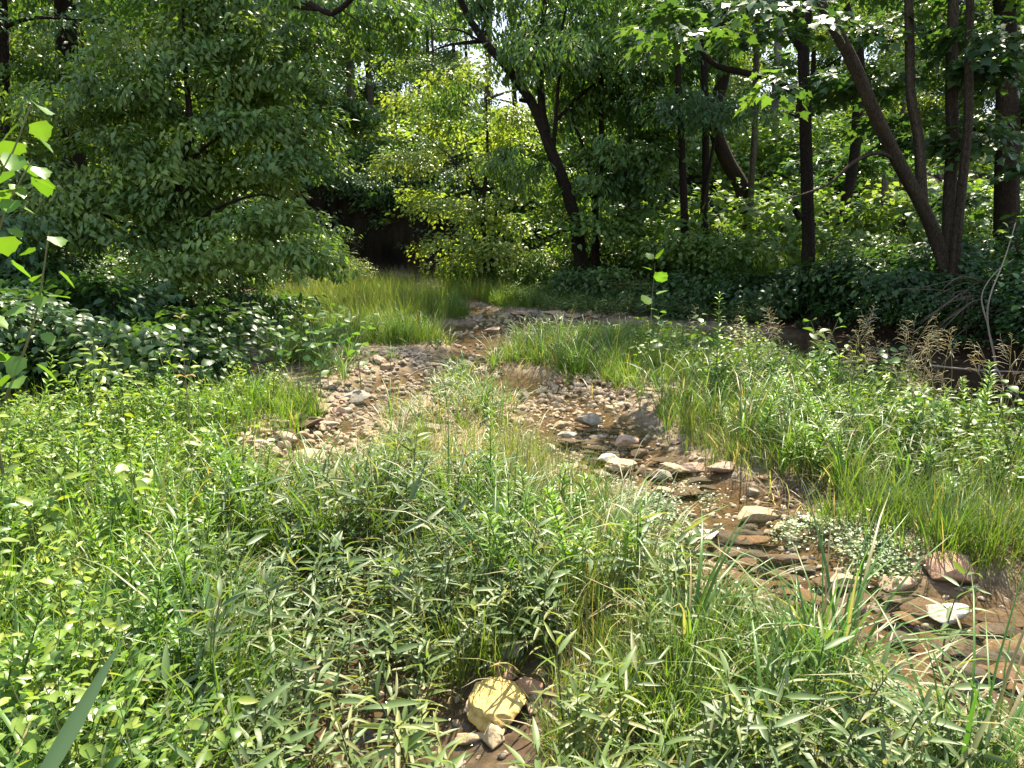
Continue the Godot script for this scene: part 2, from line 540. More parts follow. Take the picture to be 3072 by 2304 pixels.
# ---------------------------------------------------------------- grass
func blade(b: Buf, root: Vector3, dir: float, h: float, w: float, lean: float, curl: float, col: Color, segs := 4) -> void:
	var out := Vector3(cos(dir), 0, sin(dir))
	var side := Vector3(-sin(dir), 0, cos(dir))
	var p := root
	var an := lean
	var first := b.v.size()
	for k in segs + 1:
		var t := float(k) / segs
		var ww := w * 0.5 * (1.0 - pow(t, 2.2)) * (0.75 + 0.5 * minf(t * 3.0, 1.0))
		var nn := (out * cos(an) * -1.0 + Vector3.UP * sin(an)).normalized()
		if k == segs: b.add(p, nn, col)
		else:
			b.add(p - side * ww, (nn - side * .35).normalized(), col)
			b.add(p + side * ww, (nn + side * .35).normalized(), col)
		p += (out * sin(an) + Vector3.UP * cos(an)) * h / segs
		an += curl / segs
	for k in segs - 1:
		var a := first + k * 2
		b.tri(a, a + 2, a + 1)
		b.tri(a + 1, a + 2, a + 3)
	var e := first + (segs - 1) * 2
	b.tri(e, e + 2, e + 1)

func grass_tuft(seed_: int, n: int, h: float, w: float, spread: float, lean: float, curl: float, col: Color, dry: float) -> ArrayMesh:
	rng.seed = seed_
	var b := Buf.new()
	for k in n:
		var a := rnd(0, TAU)
		var r := spread * sqrt(rng.randf())
		var c := tint(col, .25)
		if rng.randf() < dry: c = tint(Color(.30, .25, .12), .2)
		blade(b, Vector3(cos(a) * r, -.02, sin(a) * r), a + rnd(-.8, .8), h * rnd(.5, 1.15), w * rnd(.7, 1.3), rnd(.0, lean), rnd(.3, 1.0) * curl, c)
	return b.mesh(M.grass)

# ellipse [x, d, rx, rd, how many]; keep(x, d, ground height) says where it grows
func sow(patches: Array, keep: Callable, low: float, high: float, cols: Array, lift := 0.0, upright := true) -> Array:
	var xfs := []
	var cs := []
	for z in patches:
		for k in int(z[4]):
			var a := rnd(0, TAU)
			var r := sqrt(rng.randf())
			var x: float = z[0] + cos(a) * r * z[2]
			var d: float = z[1] + sin(a) * r * z[3]
			if d < 1.15: continue
			var y := ground_y(x, d)
			if not keep.call(x, d, y): continue
			var s := rnd(low, high)
			var bb := Basis(Vector3.UP, rnd(0, TAU))
			if not upright: bb = Basis.from_euler(Vector3(rnd(-.6, .6), rnd(0, TAU), rnd(-.6, .6)))
			else: bb = Basis.from_euler(Vector3(rnd(-.15, .15), 0, rnd(-.15, .15))) * bb
			xfs.append(Transform3D(bb * Basis.from_scale(Vector3(s, s * rnd(.8, 1.2), s)), Vector3(x, y + lift, -d)))
			var w := clampf(0.5 + 0.9 * nz.get_noise_2d(x * 8.0, d * 8.0) + rnd(-.3, .3), 0, 1)
			cs.append((cols[0] as Color).lerp(cols[1], w))
	return [xfs, cs]

func stuff(called: String, label: String, meshes: Array, sown: Array) -> void:
	# one object: a copy-set for each of the meshes, under one node
	var o := Node3D.new()
	o.name = numbered(called)
	add_child(o)
	tag(o, label, called.replace("_", " "), "", "stuff")
	for m in meshes.size():
		var xf := []
		var cs := []
		for k in range(m, sown[0].size(), meshes.size()):
			xf.append(sown[0][k])
			cs.append(sown[1][k])
		if xf: multi(called.trim_suffix("s") + "_clump", meshes[m], xf, cs, o)

# ---------------------------------------------------------------- tree foliage
# a twig with its leaves, about half a metre across, hanging along +Z
func make_spray(kind: String, seed_: int) -> ArrayMesh:
	rng.seed = seed_
	var b := Buf.new()
	var n: int = {"elder": 30, "narrow": 34, "maple": 13, "far": 34, "bush": 30, "tiny": 46}[kind]
	var twig := Color(.06, .045, .03)
	var reach := .5
	limb(b, [Vector3.ZERO, Vector3(0, .02, reach * .5), Vector3(0, -.04, reach)], .004, .002, 3, 2, twig, 0.0)
	for k in n:
		var t := rnd(.08, 1.0)
		var side := 1.0 if k % 2 else -1.0
		var root := Vector3(side * rnd(0, .2) * (1.1 - t * .5), .03 - .08 * t + rnd(-.07, .07), t * reach)
		var dir := Vector3(side * rnd(.3, 1.2), rnd(-.7, .2), rnd(.1, 1.1))
		var g := tint(Color(1, 1, 1), .22)
		match kind:
			"elder": leaf(b, Transform3D(frame(dir + Vector3(0, -.35, 0), Vector3.UP, rnd(-.7, .7)), root), rnd(.07, .11), rnd(.03, .044), .42, 3, rnd(.1, .35), rnd(.2, 1.0), g)
			"narrow":
				dir.y = rnd(-1.4, -.1)
				leaf(b, Transform3D(frame(dir, Vector3.UP, rnd(-.7, .7)), root), rnd(.08, .13), rnd(.024, .036), .4, 3, rnd(.1, .35), rnd(.2, .9), g)
			"maple": lobed_leaf(b, Transform3D(frame(Vector3(dir.x, dir.y * .8, dir.z), Vector3.UP, rnd(-.6, .6)), root), rnd(.11, .17), g, rnd(-.3, .3))
			"far": leaf(b, Transform3D(frame(dir, Vector3.UP, rnd(-.8, .8)), root * 1.2), rnd(.09, .14), rnd(.05, .08), .45, 2, .2, .6, g)
			"bush": leaf(b, Transform3D(frame(dir, Vector3.UP, rnd(-.6, .6)), root), rnd(.06, .1), rnd(.035, .055), .42, 3, .25, rnd(.3, 1.0), g)
			"tiny": leaf(b, Transform3D(frame(dir, Vector3.UP, rnd(-.8, .8)), root), rnd(.03, .055), rnd(.012, .025), .42, 2, .25, .5, g)
	return b.mesh(M.leaf)

var sprays := {}
# clumps: [centre, radii, how many]; sprays sit in layers round each centre and point outwards and down
func foliage(clumps: Array, low: float, high: float, ca: Color, cb: Color, droop := .35) -> Array:
	var xfs := []
	var cs := []
	for cl in clumps:
		var c: Vector3 = cl[0]
		var r: Vector3 = cl[1] if cl[1] is Vector3 else Vector3.ONE * float(cl[1])
		var base := ca.lerp(cb, rng.randf())
		# each clump is a handful of leafy boughs with gaps between
		var boughs := []
		for k in maxi(3, int(cl[2] / 14.0)):
			var q := Vector3(rnd(-1, 1), rnd(-1, 1), rnd(-1, 1))
			if q.length() > 1.0: q = q.normalized() * rnd(.5, 1.0)
			boughs.append([q, rnd(.28, .55)])
		for k in int(cl[2]):
			var bo: Array = boughs[rng.randi_range(0, boughs.size() - 1)]
			var q: Vector3 = bo[0] + Vector3(rnd(-1, 1), rnd(-.35, .35), rnd(-1, 1)) * bo[1]
			var a := atan2(q.z, q.x) + rnd(-.9, .9)
			var dir := Vector3(cos(a), rnd(-droop - .25, -droop + .5), sin(a))
			var s := rnd(low, high)
			xfs.append(Transform3D(frame(dir, Vector3.UP, rnd(-.35, .35)) * Basis.from_scale(Vector3.ONE * s), c + q * r))
			cs.append(tint(base.lerp(ca if rng.randf() < .5 else cb, .35), .14))
	return [xfs, cs]

# limbs: [[points, r0, r1], ...]: the trunk first, then branches; clumps as above
func tree(called: String, label: String, category: String, limbs: Array, bark: Color, clumps: Array, spray: String, scale_: Array, ca: Color, cb: Color, group := "", droop := .35) -> Node3D:
	var root: Vector3 = limbs[0][0][0]
	var o := thing(called, label, category, root, 0.0, group)
	for k in limbs.size():
		var b := Buf.new()
		var pts := []
		for p in limbs[k][0]: pts.append(p - root)
		if k == 0: pts[0] += Vector3(0, -.3, 0)
		limb(b, pts, limbs[k][1], limbs[k][2], 12 if limbs[k][1] > .06 else 6, 7, bark, .16, .45 if k == 0 else .1)
		part("trunk" if k == 0 else "branch", b.mesh(M.bark), o)
	if clumps:
		var f := foliage(clumps, scale_[0], scale_[1], ca, cb, droop)
		for k in f[0].size(): f[0][k].origin -= root
		leaves_on(o, f, spray)
	return o

func leaves_on(o: Node3D, f: Array, spray: String) -> void:
	multi("crown", sprays[spray][taken.size() % 3], f[0], f[1], o)

# ---------------------------------------------------------------- the scene
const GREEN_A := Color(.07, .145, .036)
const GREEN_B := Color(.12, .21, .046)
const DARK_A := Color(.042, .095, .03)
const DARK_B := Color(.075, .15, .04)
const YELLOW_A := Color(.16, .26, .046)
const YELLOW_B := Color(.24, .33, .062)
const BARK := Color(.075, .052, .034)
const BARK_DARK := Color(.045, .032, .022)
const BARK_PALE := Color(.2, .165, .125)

func _ready() -> void:
	rng.seed = 11
	nz.seed = 3
	nz.frequency = .05
	nz.fractal_octaves = 3
	nz2.seed = 8
	nz2.frequency = .05
	# --- camera, sky, sun, exposure
	var cam := Camera3D.new()
	cam.name = "camera"
	cam.position = Vector3(0, 1.6, 0)
	cam.rotation_degrees = Vector3(-12.3, 0, 0)
	cam.fov = 54.8
	cam.near = .05
	cam.far = 400.0
	cam.current = true
	add_child(cam)
	var env := Environment.new()
	env.background_mode = Environment.BG_SKY
	var sky := Sky.new()
	var sm := ProceduralSkyMaterial.new()
	sm.sky_top_color = Color(.62, .69, .8)
	sm.sky_horizon_color = Color(.9, .92, .93)
	sm.ground_horizon_color = Color(.6, .62, .6)
	sm.ground_bottom_color = Color(.2, .2, .17)
	sm.sky_curve = .12
	sky.sky_material = sm
	env.sky = sky
	env.background_energy_multiplier = .75
	env.tonemap_mode = Environment.TONE_MAPPER_LINEAR
	env.tonemap_exposure = 4.0
	env.sdfgi_enabled = true
	env.ssao_enabled = true
	env.ssil_enabled = true
	var we := WorldEnvironment.new()
	we.name = "surroundings"
	we.environment = env
	add_child(we)
	var sun := DirectionalLight3D.new()
	sun.name = "sun"
	sun.light_energy = 1.6
	sun.light_color = Color(1, .955, .87)
	sun.light_angular_distance = .5
	sun.shadow_enabled = true
	var el := deg_to_rad(57.0)
	var az := deg_to_rad(16.0)
	add_child(sun)
	sun.look_at_from_position(Vector3.ZERO, -Vector3(sin(az) * cos(el), sin(el), -cos(az) * cos(el)))

	build_materials()
	build_ground()
	build_water()
	for k in 8: rock_meshes.append(make_rock(100 + k, 3 if k else 4, rnd(.38, .65) if k else .8, 7 + k % 4 if k else 2))
	for k in 4: pebble_meshes.append(make_rock(200 + k, 2, .5, 7))
	for kind in ["elder", "narrow", "maple", "far", "bush", "tiny"]:
		sprays[kind] = [make_spray(kind, 31), make_spray(kind, 32), make_spray(kind, 33)]
	build_trees()
	build_wood()
	build_bushes()
	build_roots()
	build_rocks()
	build_grass()
	build_plants()
	build_litter()

func build_trees() -> void:
	rng.seed = 21
	# the leaning tree in the middle, behind the far pool
	tree("leaning_tree", "dark leaning trunk over the far pool, forked high up with bare arching branches", "tree", [
		[[Vector3(1.47, 0.61, -15.00), Vector3(1.18, 1.87, -15.00), Vector3(0.71, 3.10, -15.10), Vector3(0.40, 3.84, -15.20), Vector3(-0.10, 4.55, -15.40), Vector3(-0.60, 5.14, -15.60), Vector3(-1.02, 5.92, -16.00), Vector3(-1.35, 7.13, -16.40)], .15, .045],
		[[Vector3(0.65, 3.32, -15.10), Vector3(0.58, 3.80, -15.20), Vector3(0.56, 4.53, -15.50), Vector3(0.64, 5.75, -16.00), Vector3(0.78, 7.33, -16.50)], .09, .03],
		[[Vector3(0.81, 3.02, -15.10), Vector3(0.84, 3.56, -15.00), Vector3(0.88, 4.25, -14.90), Vector3(0.93, 5.12, -14.80), Vector3(1.13, 6.06, -14.80)], .045, .02],
		[[Vector3(0.38, 3.90, -15.20), Vector3(0.26, 3.89, -15.10), Vector3(0.15, 3.89, -15.00)], .06, .04],
		[[Vector3(-0.58, 5.07, -15.60), Vector3(-0.94, 4.97, -15.30), Vector3(-1.24, 4.88, -15.10), Vector3(-1.54, 4.75, -15.00)], .05, .015],
		[[Vector3(-0.55, 5.02, -15.60), Vector3(-0.92, 5.10, -15.00), Vector3(-1.23, 5.03, -14.50), Vector3(-1.65, 4.88, -14.20), Vector3(-1.84, 4.67, -14.00)], .025, .006],
		[[Vector3(-0.58, 5.21, -15.60), Vector3(-0.54, 5.58, -15.70), Vector3(-0.73, 5.94, -15.80), Vector3(-0.97, 6.42, -16.00)], .035, .015],
		[[Vector3(-0.51, 5.18, -15.60), Vector3(-0.47, 5.67, -15.70), Vector3(-0.44, 6.19, -15.80)], .03, .015],
		[[Vector3(0.85, 3.53, -15.20), Vector3(1.41, 4.10, -15.50), Vector3(2.10, 4.62, -16.00), Vector3(2.74, 5.06, -16.00)], .045, .015],
		], BARK_DARK, [
		[Vector3(1.66, 4.70, -15.50), Vector3(1.5, .9, 1.2), 130], [Vector3(2.60, 3.84, -15.50), Vector3(1.2, .9, 1.0), 110], [Vector3(1.82, 5.62, -15.50), Vector3(1.6, 1.0, 1.3), 130],
		[Vector3(0.85, 6.92, -16.00), Vector3(2.2, 1.2, 1.5), 150], [Vector3(1.17, 2.89, -14.60), Vector3(.6, .5, .5), 24], [Vector3(0.50, 2.96, -15.50), Vector3(.7, .4, .6), 34],
		[Vector3(-0.99, 7.42, -16.50), Vector3(1.8, .9, 1.3), 90], [Vector3(2.91, 5.40, -16.00), Vector3(1.2, 1.0, 1.2), 100], [Vector3(-2.00, 4.35, -16.50), Vector3(.9, .4, .6), 14],
		[Vector3(1.95, 11.5, -15.2), Vector3(2.2, .7, .8), 130],  # unseen high clump, added to throw shade on the pebbles below
		], "narrow", [1.2, 1.8], GREEN_A, GREEN_B, "", .8)
	tree("forked_sapling", "slim dark tree forked low in a V, right of the leaning trunk", "tree", [
		[[Vector3(1.74, 0.57, -15.50), Vector3(1.71, 1.42, -15.50), Vector3(1.70, 2.19, -15.50), Vector3(1.81, 2.93, -15.60), Vector3(1.78, 3.99, -15.70), Vector3(1.89, 5.40, -16.00)], .1, .03],
		[[Vector3(1.70, 2.11, -15.50), Vector3(1.52, 2.69, -15.40), Vector3(1.38, 3.12, -15.30), Vector3(1.16, 3.63, -15.20)], .06, .025],
		[[Vector3(1.72, 1.42, -15.50), Vector3(1.79, 1.60, -15.40), Vector3(1.81, 2.06, -15.40)], .03, .015],
		], BARK_DARK, [
		[Vector3(2.23, 2.76, -15.20), Vector3(.7, .5, .6), 50], [Vector3(2.36, 3.09, -15.00), Vector3(.6, .4, .5), 30], [Vector3(1.70, 1.70, -15.20), Vector3(.6, .45, .5), 40], [Vector3(2.12, 1.97, -15.60), Vector3(.7, .6, .5), 50], [Vector3(1.19, 2.17, -15.80), Vector3(.5, .5, .5), 30],
		], "bush", [1.1, 1.6], GREEN_A, YELLOW_A)
	tree("bright_sapling", "sunlit yellow green sapling with several thin stems behind the far pool", "tree", [
		[[Vector3(-0.59, 0.26, -17.00), Vector3(-0.63, 1.20, -17.00), Vector3(-0.63, 2.01, -17.00), Vector3(-0.55, 3.11, -17.20), Vector3(-0.58, 4.42, -17.50)], .07, .02],
		[[Vector3(-0.49, 0.32, -17.00), Vector3(-0.44, 0.94, -17.00), Vector3(-0.38, 1.61, -17.10), Vector3(-0.22, 2.63, -17.40)], .06, .02],
		[[Vector3(-0.63, 1.20, -17.00), Vector3(-0.73, 1.91, -17.00), Vector3(-0.92, 2.70, -17.00), Vector3(-1.07, 3.39, -17.00)], .035, .012],
		[[Vector3(-0.63, 0.99, -17.00), Vector3(-0.68, 1.81, -17.40), Vector3(-1.23, 2.64, -17.60), Vector3(-1.28, 3.47, -17.80)], .03, .012],
		[[Vector3(-0.63, 2.21, -17.00), Vector3(-1.28, 2.95, -17.00), Vector3(-1.69, 3.29, -17.00), Vector3(-2.08, 3.63, -17.00)], .025, .01],
		], BARK, [
		[Vector3(-1.55, 2.23, -17.50), Vector3(.9, .6, .8), 38], [Vector3(-1.85, 3.04, -17.50), Vector3(.8, .6, .7), 33], [Vector3(-0.91, 3.46, -17.70), Vector3(1.0, .7, .8), 38], [Vector3(-1.54, 4.08, -17.80), Vector3(.9, .6, .7), 28], [Vector3(-0.27, 3.95, -17.60), Vector3(.8, .6, .7), 24],
		[Vector3(0.04, 2.42, -17.30), Vector3(.9, .7, .7), 33], [Vector3(-1.52, 1.09, -17.00), Vector3(.8, .35, .7), 28], [Vector3(-0.27, 1.20, -16.80), Vector3(.9, .5, .7), 33], [Vector3(0.45, 1.40, -16.80), Vector3(.7, .6, .6), 24], [Vector3(-1.96, 4.90, -18.00), Vector3(.8, .6, .7), 24], [Vector3(-1.12, 5.00, -18.00), Vector3(.8, .5, .7), 18], [Vector3(-0.90, 1.81, -17.20), Vector3(.9, .5, .7), 28],
		], "bush", [1.0, 1.6], Color(.2, .29, .06), Color(.33, .4, .09))
	# the right bank, from the far end nearer
	tree("leaning_trunk_tree", "brown trunk leaning left on the grassy right bank beside a thin pale stem", "tree", [
		[[Vector3(5.20, 0.98, -16.00), Vector3(4.87, 2.14, -16.00), Vector3(4.48, 2.82, -16.00), Vector3(4.23, 3.45, -16.10), Vector3(4.20, 3.97, -16.10), Vector3(4.35, 4.66, -16.20), Vector3(4.29, 5.65, -16.30), Vector3(4.22, 7.42, -16.50)], .19, .1],
		[[Vector3(4.22, 3.38, -16.10), Vector3(4.06, 3.83, -16.00), Vector3(3.89, 4.36, -16.00), Vector3(3.66, 5.15, -16.00), Vector3(3.51, 6.25, -16.00)], .08, .03],
		], BARK, [[Vector3(4.04, 7.33, -16.50), Vector3(2.2, 1.4, 1.8), 50], [Vector3(3.55, 5.50, -16.40), Vector3(.9, .7, .8), 50]], "far", [1.0, 1.5], DARK_A, GREEN_B)
	tree("thin_pale_tree", "thin straight pale stem growing against the leaning brown trunk", "tree", [
		[[Vector3(5.08, 0.84, -15.80), Vector3(4.94, 1.98, -15.80), Vector3(4.96, 3.43, -15.90), Vector3(4.91, 5.06, -16.00), Vector3(4.85, 6.75, -16.00)], .075, .05]],
		BARK_PALE, [[Vector3(4.82, 7.16, -16.00), Vector3(1.2, 1.0, 1.2), 30]], "far", [1.0, 1.5], DARK_A, GREEN_B)
	tree("twin_stem_tree", "two slender dark stems standing close together on the right bank", "tree", [
		[[Vector3(3.71, 0.77, -14.50), Vector3(3.66, 1.78, -14.50), Vector3(3.65, 2.54, -14.50), Vector3(3.58, 3.96, -14.60), Vector3(3.48, 5.59, -14.80), Vector3(3.43, 6.58, -15.00)], .085, .05],
		[[Vector3(3.61, 0.78, -14.40), Vector3(3.59, 1.60, -14.40), Vector3(3.63, 2.12, -14.40), Vector3(3.69, 2.78, -14.30), Vector3(3.74, 3.42, -14.20)], .05, .025],
		], BARK_DARK, [[Vector3(3.35, 6.51, -15.00), Vector3(1.5, 1.0, 1.2), 44], [Vector3(3.73, 3.57, -14.20), Vector3(.5, .5, .5), 18]], "narrow", [1.1, 1.5], DARK_A, GREEN_A)
	tree("slender_dark_tree", "single slender dark stem left of the twin stems on the right bank", "tree", [
		[[Vector3(3.34, 0.78, -14.30), Vector3(3.23, 1.86, -14.30), Vector3(3.12, 3.10, -14.30), Vector3(3.02, 4.32, -14.40), Vector3(2.91, 6.00, -14.60)], .085, .045],
		], BARK_DARK, [[Vector3(2.99, 4.15, -14.80), Vector3(.9, .9, .8), 60], [Vector3(2.90, 6.21, -14.80), Vector3(1.4, .9, 1.1), 40], [Vector3(2.82, 2.92, -15.00), Vector3(.7, .6, .6), 40]], "narrow", [1.2, 1.6], DARK_A, GREEN_A)
	tree("straight_tree", "straight dark trunk on the bank edge with one long limb reaching left", "tree", [
		[[Vector3(4.79, 0.43, -12.00), Vector3(4.72, 1.24, -12.00), Vector3(4.64, 1.96, -12.00), Vector3(4.54, 2.86, -12.00), Vector3(4.47, 3.50, -12.00), Vector3(4.43, 4.15, -12.10), Vector3(4.47, 4.76, -12.20), Vector3(4.48, 6.22, -12.40)], .112, .075],
		[[Vector3(4.48, 3.43, -12.00), Vector3(4.32, 3.52, -11.90), Vector3(3.91, 3.64, -11.70), Vector3(3.35, 3.71, -11.40), Vector3(2.92, 3.76, -11.20), Vector3(2.67, 3.90, -11.10), Vector3(2.48, 4.10, -11.00)], .062, .03],
		[[Vector3(4.43, 4.15, -12.10), Vector3(4.25, 4.38, -12.10), Vector3(4.11, 4.66, -12.20), Vector3(3.90, 5.18, -12.30)], .07, .04],
		[[Vector3(4.42, 4.22, -12.10), Vector3(4.38, 4.59, -12.30), Vector3(4.35, 4.97, -12.50), Vector3(4.33, 5.59, -12.80)], .06, .04],
		[[Vector3(4.51, 1.69, -11.90), Vector3(4.43, 1.73, -11.80), Vector3(4.37, 1.78, -11.75)], .06, .05],
		], BARK_DARK, [
		[Vector3(3.44, 4.48, -11.60), Vector3(.7, .3, .6), 16], [Vector3(2.38, 4.22, -11.00), Vector3(.5, .3, .5), 12], [Vector3(5.27, 6.58, -13.00), Vector3(1.6, .8, 1.2), 120], [Vector3(4.78, 3.96, -12.50), Vector3(.4, .4, .4), 14],
		], "maple", [.9, 1.3], DARK_A, GREEN_A)
	tree("crooked_tree", "crooked dark trunk rising behind the straight dark trunk", "tree", [
		[[Vector3(6.46, 1.02, -15.00), Vector3(6.53, 1.69, -15.00), Vector3(6.60, 2.31, -15.00), Vector3(6.65, 2.89, -15.00), Vector3(6.63, 3.60, -15.00), Vector3(6.60, 4.43, -15.00), Vector3(6.45, 5.05, -15.00), Vector3(6.30, 5.62, -15.20), Vector3(6.16, 6.91, -15.50)], .125, .07],
		], BARK_DARK, [[Vector3(6.25, 6.91, -15.50), Vector3(1.8, 1.2, 1.5), 110], [Vector3(6.86, 2.92, -15.00), Vector3(.5, .35, .5), 20]], "far", [1.0, 1.5], DARK_A, GREEN_A)
	tree("many_stemmed_tree", "big grey brown tree of four stems fanning up from the undercut right bank", "tree", [
		[[Vector3(5.70, 0.38, -9.50), Vector3(5.54, 0.91, -9.50), Vector3(5.34, 1.38, -9.50), Vector3(5.08, 1.77, -9.40), Vector3(4.67, 2.31, -9.30), Vector3(4.29, 2.83, -9.20), Vector3(4.01, 3.23, -9.10), Vector3(3.74, 3.58, -9.00), Vector3(3.42, 3.95, -8.90), Vector3(2.95, 4.61, -8.80)], .1, .055],
		[[Vector3(5.06, 1.83, -9.40), Vector3(5.04, 2.27, -9.50), Vector3(5.03, 2.61, -9.60), Vector3(4.92, 3.17, -9.70), Vector3(4.90, 3.72, -9.80), Vector3(4.86, 4.37, -9.90), Vector3(4.76, 5.33, -10.00)], .07, .05],
		[[Vector3(5.74, 0.43, -9.60), Vector3(5.65, 1.14, -9.70), Vector3(5.62, 1.88, -9.80), Vector3(5.62, 2.64, -9.90), Vector3(5.59, 3.21, -10.00), Vector3(5.57, 3.96, -10.10), Vector3(5.56, 5.18, -10.30)], .095, .06],
		[[Vector3(5.65, 0.45, -9.40), Vector3(5.55, 1.15, -9.40), Vector3(5.52, 2.05, -9.40), Vector3(5.50, 2.76, -9.40), Vector3(5.40, 3.63, -9.40), Vector3(5.26, 4.87, -9.40)], .07, .045],
		[[Vector3(4.68, 2.30, -9.30), Vector3(4.37, 2.41, -9.20), Vector3(4.04, 2.30, -9.10), Vector3(3.77, 2.08, -9.00), Vector3(3.53, 1.97, -8.90), Vector3(3.17, 1.86, -8.80)], .03, .008],
		[[Vector3(5.42, 3.32, -9.40), Vector3(5.50, 3.44, -9.20), Vector3(5.67, 3.59, -9.00), Vector3(5.94, 3.72, -8.90)], .02, .01],
		], Color(.095, .072, .048), [
		[Vector3(1.96, 3.58, -7.50), Vector3(.5, .2, .4), 8], [Vector3(2.65, 3.63, -8.00), Vector3(.7, .2, .4), 9], [Vector3(1.56, 3.33, -7.80), Vector3(.3, .2, .3), 7], [Vector3(2.86, 3.06, -8.20), Vector3(.25, .2, .3), 4],
		[Vector3(5.38, 3.47, -10.50), Vector3(1.0, .6, .7), 60], [Vector3(6.06, 2.99, -10.00), Vector3(.6, .6, .6), 40], [Vector3(4.86, 3.76, -10.50), Vector3(.7, .6, .6), 34], [Vector3(5.90, 3.86, -9.50), Vector3(.7, .5, .6), 40], [Vector3(5.93, 2.76, -11.00), Vector3(.5, .5, .5), 26],
		[Vector3(4.25, 4.95, -9.50), Vector3(2.2, .9, 1.6), 26], [Vector3(5.90, 5.02, -10.00), Vector3(2.0, .9, 1.6), 120],
		], "maple", [.6, .9], DARK_A, GREEN_B)
	tree("ivy_trunk_tree", "thick dark trunk wrapped in leaves at the right of the four stemmed tree", "tree", [
		[[Vector3(7.70, 0.48, -11.50), Vector3(7.44, 2.01, -11.50), Vector3(7.28, 3.24, -11.50), Vector3(7.12, 4.53, -11.60), Vector3(7.05, 5.70, -11.80)], .2, .14],
		[[Vector3(7.25, 3.26, -11.50), Vector3(7.08, 3.81, -11.70), Vector3(6.93, 4.26, -12.00), Vector3(6.62, 4.72, -12.30)], .05, .02],
		], BARK, [[Vector3(7.40, 1.60, -11.40), Vector3(.5, .8, .5), 40], [Vector3(7.09, 4.58, -12.00), Vector3(1.1, .8, .8), 60], [Vector3(7.31, 2.78, -11.20), Vector3(.4, .8, .4), 30], [Vector3(7.27, 5.77, -12.00), Vector3(2.2, 1.0, 1.6), 110]], "maple", [.8, 1.2], DARK_A, GREEN_A)
	tree("far_pale_tree", "pale straight trunk deep in the wood, seen between two dark trunks", "tree", [
		[[Vector3(8.71, 1.61, -26.00), Vector3(8.72, 3.06, -26.00), Vector3(8.69, 4.63, -26.00), Vector3(8.72, 5.94, -26.00), Vector3(8.67, 7.78, -26.00), Vector3(8.60, 10.24, -26.00)], .16, .12],
		], Color(.3, .27, .25), [[Vector3(8.73, 10.37, -26.00), Vector3(3, 1.6, 2), 100]], "far", [1.4, 2.0], DARK_A, GREEN_B)
	tree("dead_snag", "short pale dead trunk standing in the undergrowth behind the crooked trunk", "dead tree", [
		[[Vector3(8.86, 1.17, -18.00), Vector3(8.79, 1.93, -18.00), Vector3(8.78, 2.72, -18.10)], .1, .07]], BARK_PALE, [], "far", [1, 1], DARK_A, DARK_B)
	# the left bank
	tree("shrubby_tree", "broad leafy tree drooping over the left bank down to the gravel", "tree", [
		[[Vector3(-4.59, 0.50, -10.00), Vector3(-4.50, 1.18, -10.00), Vector3(-4.38, 1.84, -10.00), Vector3(-4.28, 2.37, -10.00), Vector3(-4.14, 2.75, -10.00), Vector3(-4.21, 3.53, -10.20), Vector3(-4.30, 4.32, -10.50)], .075, .02],
		[[Vector3(-4.43, 1.60, -10.00), Vector3(-4.65, 1.84, -10.00), Vector3(-4.99, 2.24, -9.90), Vector3(-5.09, 2.56, -9.80), Vector3(-4.93, 2.80, -9.70)], .03, .01],
		[[Vector3(-4.34, 2.08, -10.00), Vector3(-4.05, 2.48, -10.00), Vector3(-3.73, 2.71, -10.00), Vector3(-3.35, 2.99, -10.00)], .03, .01],
		[[Vector3(-4.51, 1.12, -10.00), Vector3(-4.93, 1.48, -10.00), Vector3(-5.51, 1.78, -10.00), Vector3(-5.88, 2.19, -10.00)], .03, .01],
		[[Vector3(-4.49, 1.24, -10.00), Vector3(-3.91, 1.72, -9.80), Vector3(-3.17, 1.94, -9.60), Vector3(-2.80, 1.83, -9.50)], .03, .01],
		[[Vector3(-4.55, 0.88, -10.00), Vector3(-4.69, 1.13, -9.80), Vector3(-4.83, 1.05, -9.70)], .02, .01],
		], BARK_DARK, [
		[Vector3(-5.24, 2.86, -10.30), Vector3(.9, .5, .8), 90], [Vector3(-4.31, 3.39, -10.40), Vector3(1.0, .6, .8), 110], [Vector3(-3.39, 3.43, -10.30), Vector3(.8, .6, .7), 90], [Vector3(-5.85, 2.38, -10.20), Vector3(.8, .55, .7), 80],
		[Vector3(-4.76, 2.26, -10.20), Vector3(.8, .5, .7), 80], [Vector3(-3.85, 2.49, -10.10), Vector3(.9, .6, .7), 100], [Vector3(-3.26, 2.67, -10.20), Vector3(.6, .6, .6), 60], [Vector3(-3.49, 1.84, -9.80), Vector3(.7, .4, .7), 70], [Vector3(-3.04, 1.37, -9.60), Vector3(.45, .3, .5), 50], [Vector3(-3.95, 1.25, -9.80), Vector3(.8, .35, .6), 70],
		[Vector3(-5.65, 1.60, -10.00), Vector3(.8, .5, .6), 80], [Vector3(-5.01, 1.66, -10.20), Vector3(.8, .4, .6), 70], [Vector3(-6.39, 2.94, -10.50), Vector3(.7, .6, .6), 60], [Vector3(-3.41, 4.17, -10.80), Vector3(.9, .5, .7), 70], [Vector3(-2.98, 3.16, -10.40), Vector3(.5, .5, .5), 45], [Vector3(-4.23, 4.17, -10.80), Vector3(.9, .5, .7), 60], [Vector3(-6.15, 1.96, -10.00), Vector3(.6, .4, .6), 50],
		[Vector3(-3.2, 6.4, -10.6), Vector3(1.8, .6, 1.2), 220],  # clump above the view, added to keep the left bushes in shade
		], "elder", [.85, 1.4], Color(.085, .165, .04), Color(.22, .31, .06), "", .2)  # the lighter leaf colour paints sunlit patches into some clumps
